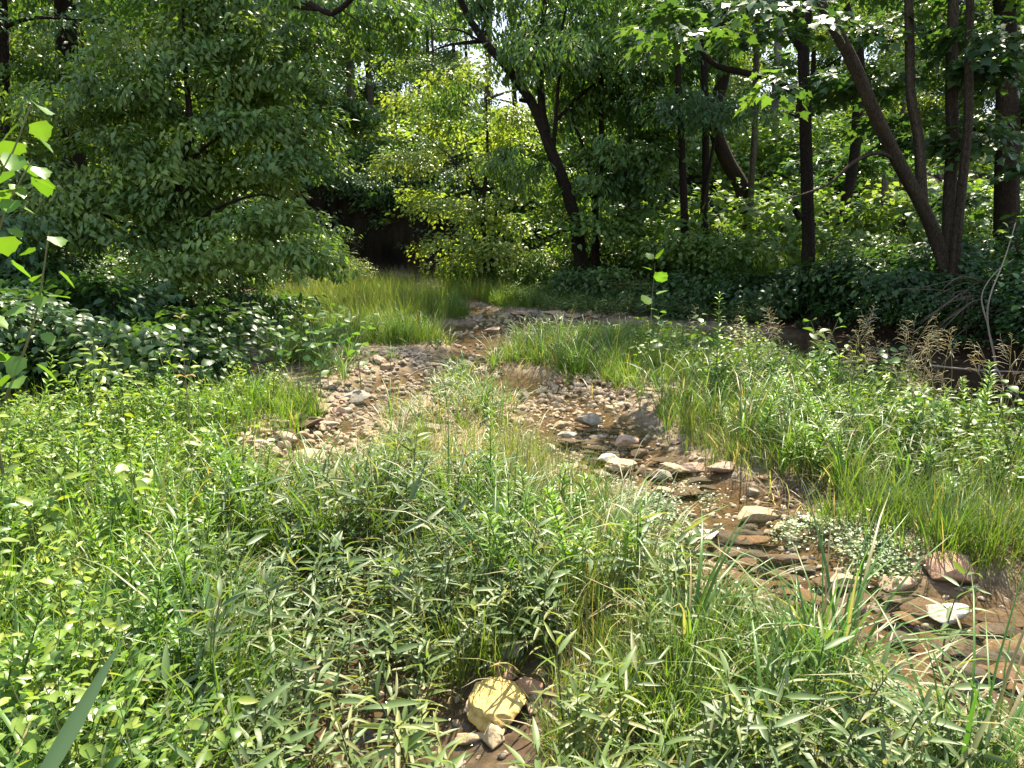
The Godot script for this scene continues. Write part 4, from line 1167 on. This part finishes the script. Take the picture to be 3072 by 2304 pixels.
		put_rock("rock", r[6], at, Vector3(r[2] / bb.size.x, r[3] / bb.size.y, r[4] / bb.size.z * (1.0 if n else 1.35)), rnd(-.35, .35), r[5], n, "", rnd(-.12, .12))
		n += 1
	var cols := [Color(.40, .31, .2), Color(.41, .29, .22), Color(.24, .215, .175), Color(.5, .45, .38), Color(.3, .22, .15), Color(.32, .2, .135)]
	# [x, D, rx, rd, how many, smallest, largest, wet?, label, group]
	for z in [
		[-4.1, 12.2, 1.1, 1.2, 34, .1, .26, false, "tan stone on the dry gravel below the left bank", "stones on the left gravel"],
		[.2, 12.6, 1.7, .5, 30, .12, .32, false, "pinkish tan stone on the sunlit middle gravel bar", "stones on the middle gravel bar"],
		[-1.1, 8.4, .9, .75, 40, .07, .2, false, "grey stone on the shaded pebbles in front of the grass island", "stones on the shaded pebbles"],
		[.75, 6.9, .8, .6, 26, .06, .17, false, "small stone on the shaded gravel at the head of the near stream", "stones at the head of the near stream"],
		[-1.7, 6.0, .7, .9, 26, .07, .2, false, "stone along the left stream in front of the shaded pebbles", "stones along the left stream"],
		[-.9, 5.7, .7, .5, 20, .06, .16, false, "stone among the sparse pale herbs between both streams", "stones between the two streams"],
		[-2.9, 16.6, 1.1, .7, 22, .12, .3, false, "stone on the far gravel before the creek bend", "stones on the far gravel"],
		[.9, 4.4, .8, 1.1, 30, .05, .13, false, "small stone on the margin of the near stream", "small stones along the near stream"],
		[.1, 4.0, .9, 1.0, 22, .05, .14, false, "small stone showing through the thin grass", "stones in the thin grass"],
		[1.45, 3.0, .9, .9, 150, .1, .26, true, "dark brown slab under the water of the near stream", "submerged slabs in the near stream"],
		[.8, 5.0, .6, .9, 60, .08, .2, true, "brown stone under the water of the near pool", "submerged stones in the near pool"],
		[2.0, 2.3, .6, .5, 40, .12, .28, true, "wide brown slab under water at the lower right", "submerged slabs at the lower right"],
		[0.0, 2.2, 1.0, .5, 18, .05, .13, false, "small wet stone under the nearest plants", "stones under the nearest plants"],
		]:
		for k in int(z[4]):
			var a := rnd(0, TAU)
			var q := sqrt(rng.randf())
			var x: float = z[0] + cos(a) * q * z[2]
			var d: float = z[1] + sin(a) * q * z[3]
			var c := chan(x, d)
			if z[7] and c > .05 or not z[7] and c < -.25: continue
			var s := lerpf(z[5], z[6], pow(rng.randf(), 2.0))
			var at := on_ground(x, d)
			if z[7]:
				at.y = -.045 - s * .1 + rnd(-.02, .022)
				put_rock("slab", spell(("large " if s > .18 else "") + "brown submerged slab", x, d), at, Vector3(s * rnd(1.0, 1.7), s * .38, s * 1.1), rnd(-.5, .5), [Color(.1, .06, .026), Color(.075, .05, .024), Color(.13, .072, .028), Color(.06, .045, .024)][k % 4], k, z[9])
			else:
				at.y += s * .1
				var tone := rng.randi_range(0, 5)
				var size := "small " if s < lerpf(z[5], z[6], .25) else "large " if s > lerpf(z[5], z[6], .65) else ""
				put_rock("rock", spell(size + ["tan stone", "pinkish stone", "grey stone", "pale stone", "brown stone", "reddish stone"][tone], x, d), at, Vector3(s * rnd(.9, 1.4), s * rnd(.7, 1.1), s), rnd(0, TAU), cols[tone], k, z[9], rnd(-.2, .2))
	var keep := func(x: float, d: float, y: float) -> bool: return y > -.13 and y < .2
	var wet := Color(.2, .14, .085)
	stuff("pebbles", "small tan and grey pebbles covering the gravel bars and stream margins", pebble_meshes, sow([
		[.9, 4.6, 1.1, 1.4, 700], [.1, 3.6, 1.6, 2.2, 900], [1.6, 2.8, 1.2, 1.2, 300], [-.5, 5.6, 1.4, .9, 700], [-1.6, 6.0, 1.0, 1.2, 600], [.7, 6.8, 1.0, .9, 600]],
		keep, .02, .07, [Color(.46, .37, .26), Color(.22, .18, .14)], .0, false))
	stuff("cobbles", "fist sized tan and grey cobbles heaped on the gravel bars further up the creek", pebble_meshes, sow([
		[-4.1, 12.2, 1.4, 1.5, 600], [.1, 12.6, 1.9, .6, 380], [-1.1, 8.1, 1.0, .9, 420], [.7, 6.9, .8, .6, 200], [-1.5, 6.1, .8, 1.1, 300], [-.6, 6.2, .8, .8, 160], [-2.9, 16.6, 1.4, 1.0, 380], [-.4, 9.7, .7, .7, 80], [-.2, 11.4, .9, .5, 70]],
		keep, .05, .12, [Color(.44, .35, .25), Color(.2, .165, .13)], .01, false))

# ---------------------------------------------------------------- grasses
func build_grass() -> void:
	rng.seed = 321
	var lush := [grass_tuft(1, 26, .34, .006, .09, .35, 1.0, Color(.115, .195, .036), .08), grass_tuft(2, 24, .42, .007, .1, .4, 1.2, Color(.12, .2, .04), .1), grass_tuft(3, 22, .3, .005, .1, .5, 1.3, Color(.12, .2, .035), .1)]
	var sedge := [grass_tuft(4, 24, .6, .008, .06, .5, 1.9, Color(.085, .18, .035), .05), grass_tuft(5, 22, .52, .009, .06, .6, 2.0, Color(.11, .2, .04), .1)]
	var thin := [grass_tuft(6, 16, .42, .0035, .1, .3, .8, Color(.13, .19, .035), .18), grass_tuft(7, 15, .5, .0035, .12, .4, 1.1, Color(.12, .18, .035), .25), grass_tuft(8, 18, .3, .004, .12, .7, 1.6, Color(.14, .2, .045), .25)]
	rng.seed = 322
	var white := [Color(.75, .85, .8), Color(1.25, 1.15, 1.0)]
	var dry_land := func(x: float, d: float, y: float) -> bool: return y > -.02 and Vector2(x + .05, d - 2.1).length() > .22 and Vector2(x + .04, d - 1.75).length() > .2 and (x < .4 or chan(x, d) > -.05)
	var bank := func(x: float, d: float, y: float) -> bool: return y > .0 and chan(x, d) > .12
	var edge := func(x: float, d: float, y: float) -> bool: return chan(x, d) > .0
	stuff("island_grass", "tall green grass on the island in the middle of the creek", lush, sow([[-2.2, 12.0, 1.5, 2.2, 900], [-1.9, 10.3, 1.3, 1.0, 520], [-2.4, 14.6, 1.4, 1.4, 260], [-.9, 12.6, .8, 1.4, 160], [-.6, 10.0, .5, .5, 50]], bank, .55, 1.2, white))
	stuff("pale_grass", "yellowish sunlit grass at the back of the island", thin, sow([[-2.5, 14.0, 1.8, 2.4, 1100], [-1.2, 14.5, 1.2, 1.5, 300], [-2.7, 17.2, 1.5, .9, 160], [-1.9, 11.0, 1.4, 1.4, 260]], bank, .9, 1.5, [Color(1.1, 1.15, 1.0), Color(1.9, 1.65, 1.4)]))
	stuff("sedge", "arching sedge tussocks on the creek margins", sedge, sow([[-2.2, 8.2, .5, .5, 22], [-2.6, 9.2, .6, .5, 18], [.5, 8.0, .8, .7, 50], [1.5, 5.9, .6, .9, 24], [2.2, 4.8, .8, .9, 30], [-.9, 4.2, .4, .3, 6], [-.5, 3.2, .7, .7, 26], [.2, 3.0, .5, .5, 14], [-1.6, 2.4, .7, .6, 20], [1.55, 2.6, .12, .1, 3], [.85, 2.2, .3, .4, 12], [-1.3, 1.5, .35, .25, 12], [1.6, 1.7, .4, .25, 14], [-1.7, 3.6, .5, .6, 14]], bank, .7, 1.15, white))
	stuff("strip_grass", "green grass on the low bar behind the near stream", lush, sow([[.9, 8.0, 1.1, 1.2, 520], [2.0, 8.4, 1.0, 1.4, 420], [1.6, 9.7, 1.2, .7, 260], [2.5, 7.2, .6, 1.0, 140]], bank, .55, 1.0, white))
	stuff("bar_grass", "dense sunlit grass on the bar right of the near stream", thin, sow([[2.1, 5.6, .9, 1.5, 620], [2.7, 4.2, .8, 1.2, 520], [2.6, 6.0, .7, .9, 160], [2.4, 3.1, .4, .5, 120], [3.2, 5.0, .5, 1.2, 160]], edge, .45, .95, white))
	stuff("bar_green_grass", "green grass tufts scattered in the bar right of the near stream", lush, sow([[2.1, 5.4, .8, 1.2, 70], [2.6, 4.0, .8, 1.2, 90], [1.9, 3.6, .3, .4, 36], [2.4, 2.9, .5, .6, 80]], edge, .5, .95, white))
	stuff("thin_grass", "thin yellow green grass between the two streams", thin, sow([[.15, 3.9, .6, .7, 260], [-.3, 4.8, .6, .4, 90], [.45, 3.2, .6, .6, 200], [-.4, 3.5, .6, .6, 130], [-1.0, 4.8, .5, .5, 60], [1.3, 4.7, .22, .2, 22], [.3, 2.5, .8, .4, 200], [-.6, 2.7, .7, .7, 200], [-1.6, 3.0, 1.2, 1.2, 240], [-2.6, 4.6, 1.2, 1.0, 160]], dry_land, .4, .85, white))
	stuff("near_grass", "bright green grass in the lower right foreground", lush, sow([[.7, 2.3, .4, .4, 120], [.4, 1.9, .5, .3, 70], [1.4, 1.6, .4, .15, 70], [-.3, 2.8, .6, .5, 70]], dry_land, .45, .8, white))
	stuff("left_grass", "bright grass among the herbs in the left foreground", lush, sow([[-2.2, 3.6, 1.0, 1.4, 260], [-1.4, 1.8, .6, .4, 130], [-1.3, 2.8, .7, .8, 170], [-3.4, 5.6, .9, 1.2, 160], [-2.2, 5.6, .7, .8, 130]], dry_land, .6, 1.15, [Color(.95, 1.05, .7), Color(1.3, 1.3, .9)]))
	stuff("far_grass", "low green growth on the spit before the far pool", lush, sow([[-.7, 16.6, .9, 1.2, 460], [.4, 15.0, 1.0, 1.2, 460], [1.6, 13.6, 1.0, .6, 220], [.1, 14.0, .7, .6, 160], [-1.3, 13.6, .6, 1.0, 160]], bank, .5, .95, [Color(.95, 1.05, 1.0), Color(1.5, 1.45, 1.2)]))
	stuff("bank_grass", "sunlit grass along the top of the right bank", lush, sow([[4.8, 14.0, 1.8, 1.5, 700], [7.4, 14.0, 2.2, 2.0, 600], [3.0, 15.4, 1.2, 1.2, 240]], func(x: float, d: float, y: float) -> bool: return y > .4, .9, 1.6, [Color(1.1, 1.15, .7), Color(1.8, 1.6, 1.0)]))
	stuff("gravel_grass", "sparse wispy grass growing out of the gravel in the middle of the creek", thin + sedge, sow([[-.5, 6.4, 1.0, 1.0, 90], [.0, 8.0, 1.0, 1.0, 90], [-.2, 9.6, .8, .8, 70], [.9, 5.9, .5, .8, 50], [-1.5, 7.6, .6, .8, 40]], dry_land, .45, .85, white))
	var straw := [grass_tuft(11, 9, .4, .006, .14, 1.0, 1.6, Color(.42, .36, .2), .3), grass_tuft(12, 8, .3, .008, .12, 1.2, 1.2, Color(.46, .40, .26), .2)]
	rng.seed = 323
	stuff("dry_grass", "bleached straw blades lying through the green plants", straw, sow([[-.4, 2.6, 1.0, 1.0, 130], [.3, 3.4, .8, .9, 120], [2.4, 5.0, 1.0, 1.6, 220], [-1.9, 3.4, 1.2, 1.4, 110], [.6, 7.6, 1.2, 1.2, 110], [-.7, 5.6, 1.0, .8, 60], [2.8, 3.4, .6, .8, 60], [1.1, 2.1, .6, .4, 40], [-2.3, 12.0, 1.4, 2.2, 240], [-1.0, 10.0, .8, .8, 40], [-.8, 4.2, .8, .6, 50]], dry_land, .6, 1.1, [Color(.8, .8, .8), Color(1.2, 1.2, 1.2)]))
	# grass with seed heads on the right bar: each clump is a thing
	var heads := []
	for k in 3:
		rng.seed = 700 + k
		var b := Buf.new()
		for s in 9:
			var a := rnd(0, TAU)
			var h := rnd(.45, .85)
			var q := Vector3(rnd(-.08, .08), 0, rnd(-.08, .08))
			var out := Vector3(cos(a), 0, sin(a))
			var top := q + Vector3(0, h, 0) + out * h * .3
			limb(b, [q, q + Vector3(0, h * .6, 0) + out * h * .1, top], .0018, .001, 3, 3, Color(.34, .3, .17), 0.0)
			for e in 11:
				var t := e / 10.0
				var f := top.lerp(q + Vector3(0, h * .6, 0) + out * h * .1, t * .55)
				var dd := Vector3(rnd(-1, 1), rnd(.0, .9), rnd(-1, 1)) + out * .6
				var ll := .03 + .09 * t
				limb(b, [f, f + dd.normalized() * ll * .6, f + dd.normalized() * ll + Vector3(0, -.03 * t, 0)], .0007, .0014, 3, 2, tint(Color(.56, .5, .36), .2), 0.0)
		heads.append(b.mesh(M.grass))
	rng.seed = 705
	var spots := [[2.9, 6.1], [3.2, 5.7], [3.5, 5.2], [3.1, 5.2], [3.7, 4.8], [2.6, 5.7], [2.3, 6.3], [2.0, 6.0], [3.3, 4.5], [2.8, 4.9], [1.7, 6.3], [3.0, 5.6]]
	var where := ["beside the tall goldenrod spike", "over the edge of the black channel", "in the middle of the right bar", "at the right end of the bar"]
	for k in spots.size():
		var s: Array = spots[k]
		var w := 0 if Vector2(s[0] - 1.8, s[1] - 6.4).length() < .9 else 3 if s[1] < 5.2 else 1 if s[0] > 2.85 else 2
		var o := thing("seed_head_grass", "clump of straw coloured seed heads %s" % where[w], "grass clump", on_ground(s[0], s[1]), rnd(0, TAU), "seed head clumps on the right bar")
		part("stalks", heads[k % 3], o)

# ---------------------------------------------------------------- herbs and weeds
func build_plants() -> void:
	# --- willow-leaved plants of the foreground, each leaf a part
	var protos := []
	for k in 5: protos.append(leafy_plant("willow_leaved_plant", design("willow", [.28, .34, .4, .32, .26][k], 40 + k), Color(.09, .11, .05)))
	rng.seed = 401
	var spots := []
	for z in [[-.5, 2.3, .65, .5, 24], [.35, 2.6, .5, .5, 12], [-.6, 3.1, .6, .5, 16], [.85, 1.7, .35, .2, 8], [.1, 1.75, .6, .2, 8], [1.62, 2.5, .1, .08, 2], [1.25, 1.72, .15, .1, 3], [-.5, 3.9, .4, .3, 6]]:
		for k in int(z[4]):
			var a := rnd(0, TAU)
			var r := sqrt(rng.randf())
			spots.append(Vector2(z[0] + cos(a) * r * z[2], z[1] + sin(a) * r * z[3]))
	spots = spots.filter(func(s): return s.y > 1.35 and (s - Vector2(-.05, 2.1)).length() > .25 and (s - Vector2(-.04, 1.75)).length() > .24)
	spots.sort_custom(func(a, b): return a.y < b.y)
	for k in spots.size():
		var s: Vector2 = spots[k]
		var o: Node3D = protos[k] if k < protos.size() else protos[k % protos.size()].duplicate()
		if k >= protos.size():
			o.name = numbered("willow_leaved_plant")
			add_child(o)
		o.position = on_ground(s.x, s.y)
		o.rotation = Vector3(rnd(-.38, .38), rnd(0, TAU), rnd(-.38, .38))
		o.scale = Vector3.ONE * rnd(.65, 1.4) * (.8 if s.y < 2.0 else 1.0)
		tag(o, spell("grey green willow leaved plant", s.x, s.y), "plant", "willow leaved plants in the foreground")
	# --- ovate-leaved herbs on the left
	protos = []
	for k in 5: protos.append(leafy_plant("leafy_herb", design("herb", [.5, .6, .45, .55, .38][k], 60 + k), Color(.13, .16, .05)))
	rng.seed = 402
	spots = []
	for z in [[-2.4, 4.7, .7, .5, 22], [-1.5, 2.2, .6, .5, 10], [-2.1, 3.3, .8, .7, 14], [-1.0, 1.75, .35, .25, 6]]:
		for k in int(z[4]):
			var a := rnd(0, TAU)
			var r := sqrt(rng.randf())
			spots.append(Vector2(z[0] + cos(a) * r * z[2], z[1] + sin(a) * r * z[3]))
	spots.sort_custom(func(a, b): return a.y < b.y)
	for k in spots.size():
		var s: Vector2 = spots[k]
		var o: Node3D = protos[k] if k < protos.size() else protos[k % protos.size()].duplicate()
		if k >= protos.size():
			o.name = numbered("leafy_herb")
			add_child(o)
		o.position = on_ground(s.x, s.y)
		o.rotation = Vector3(rnd(-.12, .12), rnd(0, TAU), rnd(-.12, .12))
		o.scale = Vector3.ONE * rnd(.8, 1.2) * (.75 if s.y < 2.6 else 1.0)
		tag(o, spell("yellow green egg leaved herb", s.x, s.y), "plant", "yellow green herbs on the left")
	# --- single tall plants
	var one := leafy_plant("goldenrod", design("spike", .95, 81), Color(.13, .2, .05))
	one.position = on_ground(1.8, 6.4)
	one.scale = Vector3(1.25, 1.0, 1.25)
	tag(one, "tallest bright green spike of narrow leaves standing on the right bar", "plant")
	one = leafy_plant("goldenrod", design("spike", .75, 82), Color(.13, .2, .05))
	one.position = on_ground(2.05, 6.2)
	tag(one, "shorter green spike right of the tallest one on the right bar", "plant")
	one = leafy_plant("goldenrod", design("spike", .8, 83), Color(.13, .2, .05))
	one.position = on_ground(-3.2, 4.6)
	one.rotation = Vector3(0, 0, -.5)
	tag(one, "slanting bright green spray of narrow leaves before the shaded left bushes", "plant")
	one = leafy_plant("sycamore_seedling", design("sycamore", .7, 84), Color(.13, .13, .06))
	one.position = on_ground(1.9, 10.1)
	one.scale = Vector3.ONE * 1.6
	tag(one, "young seedling with big lobed leaves in front of the dark bank growth", "seedling")
	one = leafy_plant("bare_weed", design("dry", 1.0, 85), Color(.16, .1, .06))
	one.position = on_ground(-1.85, 4.1)
	tag(one, "tall reddish brown weed stem with a few withered leaves by the left herbs", "plant")
	for k in 8:
		var p := [[2.6, 5.9], [3.0, 5.75], [2.75, 6.4], [2.4, 6.6], [3.1, 4.4], [3.3, 4.1], [1.9, 7.2], [1.5, 7.5]]
		one = leafy_plant("broad_leaved_weed", design("broad", rnd(.45, .7), 90 + k), Color(.11, .15, .06))
		one.position = on_ground(p[k][0], p[k][1])
		rng.seed = 500 + k
		tag(one, spell("broad leaved green weed on the right bar", p[k][0], p[k][1]), "plant", "broad leaved weeds on the right bar")
	for k in 7:
		var p := [[-1.15, 1.75], [-.85, 1.62], [-.62, 1.8], [-1.0, 2.1], [-.75, 1.45], [-1.3, 2.05], [-.5, 1.55]]
		one = leafy_plant("broad_leaved_weed", design("broad", rnd(.2, .32), 130 + k), Color(.12, .17, .05))
		one.position = on_ground(p[k][0], p[k][1])
		one.scale = Vector3.ONE * .62
		rng.seed = 560 + k
		tag(one, spell("low broad leaved weed", p[k][0], p[k][1]), "plant", "low broad leaved weeds at the lower left")
	for k in 8:
		var p := [[-1.5, 7.2], [-1.75, 6.9], [-1.9, 7.5], [-2.1, 6.6], [-2.3, 7.1], [-2.6, 6.4], [-1.7, 6.4], [-2.8, 5.9]]
		one = leafy_plant("broad_leaved_weed", design("broad", rnd(.55, .85), 110 + k), Color(.11, .15, .06))
		one.position = on_ground(p[k][0], p[k][1])
		rng.seed = 520 + k
		tag(one, spell("broad leaved shaded weed at the left stream", p[k][0], p[k][1]), "plant", "broad leaved weeds by the left stream")
	# --- what nobody could count
	rng.seed = 403
	var will := []
	for k in 4: will.append(design_whole(design("willow", [.22, .3, .27, .2][k], 140 + k), Color(.09, .11, .05)))
	var herb := []
	for k in 4: herb.append(design_whole(design("herb", [.34, .44, .28, .5][k], 150 + k), Color(.13, .16, .05)))
	rng.seed = 404
	var off_stone := func(x: float, d: float, y: float) -> bool: return Vector2(x + .05, d - 2.1).length() > .24 and Vector2(x + .04, d - 1.75).length() > .2
	var off_water := func(x: float, d: float, y: float) -> bool: return chan(x, d) > .1
	var plain_c := [Color(.8, .85, .9), Color(1.3, 1.2, 1.0)]
	stuff("willow_herbs", "mass of narrow leaved green plants filling the foreground", will, sow([[-.6, 2.5, .8, .7, 190], [.3, 2.6, .7, .4, 60], [-.7, 3.3, .8, .8, 190], [.9, 1.7, .8, .3, 50], [-.4, 1.7, .8, .25, 60], [-.5, 4.0, .5, .4, 40], [.2, 1.7, .5, .25, 30]], off_stone, .6, 1.1, plain_c))
	stuff("bar_herbs", "narrow leaved plants scattered over the bar and island edges", will, sow([[.1, 7.4, .6, .5, 30], [.3, 9.3, .7, .7, 50], [2.6, 6.3, .9, .9, 110], [2.9, 4.6, .9, .9, 150], [2.3, 5.2, .8, 1.2, 80], [-.6, 6.1, .9, .7, 46], [1.9, 8.7, 1.2, 1.4, 90], [-.9, 6.9, .6, .6, 16], [-1.6, 10.0, 1.2, .6, 60], [1.9, 13.0, 1.5, .9, 420], [3.0, 11.6, .9, .7, 200], [.9, 14.2, 1.0, .8, 240]], off_water, .7, 1.15, [Color(.7, .78, .85), Color(1.1, 1.1, 1.0)]))
	stuff("left_herbs", "mass of yellow green broad leaved herbs in the left foreground", herb, sow([[-2.5, 4.6, 1.0, .8, 200], [-2.2, 3.2, 1.1, 1.0, 240], [-1.6, 2.1, .7, .6, 160], [-3.6, 4.6, .8, 1.0, 120], [-1.2, 1.6, .5, .3, 90], [-2.5, 6.0, .6, .6, 60]], off_water, .35, .8, [Color(.8, .9, .8), Color(1.35, 1.25, 1.1)]))
	stuff("bar_weeds", "mixed broad leaved weeds growing through the grass on the right bar", herb, sow([[2.8, 5.6, .7, 1.0, 70], [2.4, 6.6, .8, .7, 50], [3.0, 4.2, .6, .7, 50], [1.9, 7.8, .9, .8, 40]], off_water, .6, 1.0, [Color(.6, .75, .8), Color(1.0, 1.0, 1.0)]))
	var narrow := []
	for k in 3: narrow.append(design_whole(design("spike", [.35, .45, .28][k], 180 + k), Color(.13, .17, .05)))
	stuff("narrow_weeds", "upright weeds with many narrow leaves among the left herbs", narrow, sow([[-2.2, 3.4, 1.0, 1.1, 110], [-1.5, 2.2, .6, .5, 40], [-2.6, 4.8, .8, .7, 50], [-.3, 3.0, .8, .8, 30], [2.5, 5.0, .9, 1.4, 60]], off_water, .7, 1.2, [Color(.6, .7, .7), Color(1.0, 1.0, 1.0)]))
	# --- watercress: low mats of small round leaves
	var cress := []
	for m in 3:
		rng.seed = 170 + m
		var b := Buf.new()
		for k in 34:
			var a := rnd(0, TAU)
			var r := .09 * sqrt(rng.randf())
			var dir := Vector3(cos(a), rnd(-.1, .6), sin(a))
			leaf(b, Transform3D(frame(dir, Vector3.UP, rnd(-.4, .4)), Vector3(cos(a) * r, rnd(.005, .05), sin(a) * r)), rnd(.011, .02), rnd(.01, .017), .5, 3, .1, .4, tint(Color(.18, .25, .125), .2))
		cress.append(b.mesh(M.leaf))
	rng.seed = 405
	stuff("watercress", "pale green mats of small round water plants along the near stream", cress, sow([[1.78, 3.4, .15, .22, 46], [1.6, 3.68, .16, .1, 18], [.95, 2.4, .3, .2, 80], [1.2, 2.05, .3, .15, 50], [.75, 4.0, .35, .25, 60], [.95, 4.3, .3, .25, 40], [1.2, 1.85, .4, .2, 50], [.55, 3.5, .3, .2, 30], [1.85, 2.0, .25, .3, 20]], func(x, d, y): return chan(x, d) > -.45, .8, 1.3, [Color(.8, .9, .85), Color(1.3, 1.2, 1.1)], .015))
	# --- the broad dark blade reaching in at the lower left, and two stray blades
	var foot := Vector3(-0.83, 0.63, -1.10)
	var along: Vector3 = (Vector3(-0.79, 0.77, -1.35) - foot)
	var bl := thing("broad_grass_blade", "broad dark grass blade slanting up at the lower left corner", "grass blade", foot)
	var b := Buf.new()
	blade(b, Vector3.ZERO, 1.2, along.length() * 1.02, .028, .0, .12, Color(.07, .13, .05), 8)
	var ay := along.normalized()
	var ax := ay.cross(Vector3(0, .3, 1)).normalized()
	part("blade", b.mesh(M.grass), bl, Transform3D(Basis(ax, ay, ax.cross(ay)), Vector3.ZERO))

func build_litter() -> void:
	rng.seed = 600
	var dry := []
	for k in 3:
		var b := Buf.new()
		leaf(b, Transform3D.IDENTITY, .07, .04, .4, 4, rnd(.2, .5), rnd(.3, 1.2), [Color(.25, .13, .06), Color(.2, .15, .09), Color(.28, .2, .1)][k])
		dry.append(b.mesh(M.wood))
	stuff("leaf_litter", "brown fallen leaves on the gravel and between the plants", dry, sow([[0, 3.0, 2.0, 1.6, 260], [-2.4, 4.0, 1.2, 2.2, 160], [1.5, 7.5, 2.0, 2.0, 160], [5.5, 9.5, 1.5, 3.0, 400], [-4.5, 9.0, 1.0, 2.5, 200]], func(x, d, y): return y > -.01, .6, 1.2, [Color(.7, .7, .7), Color(1.2, 1.1, 1.0)], .015, false))
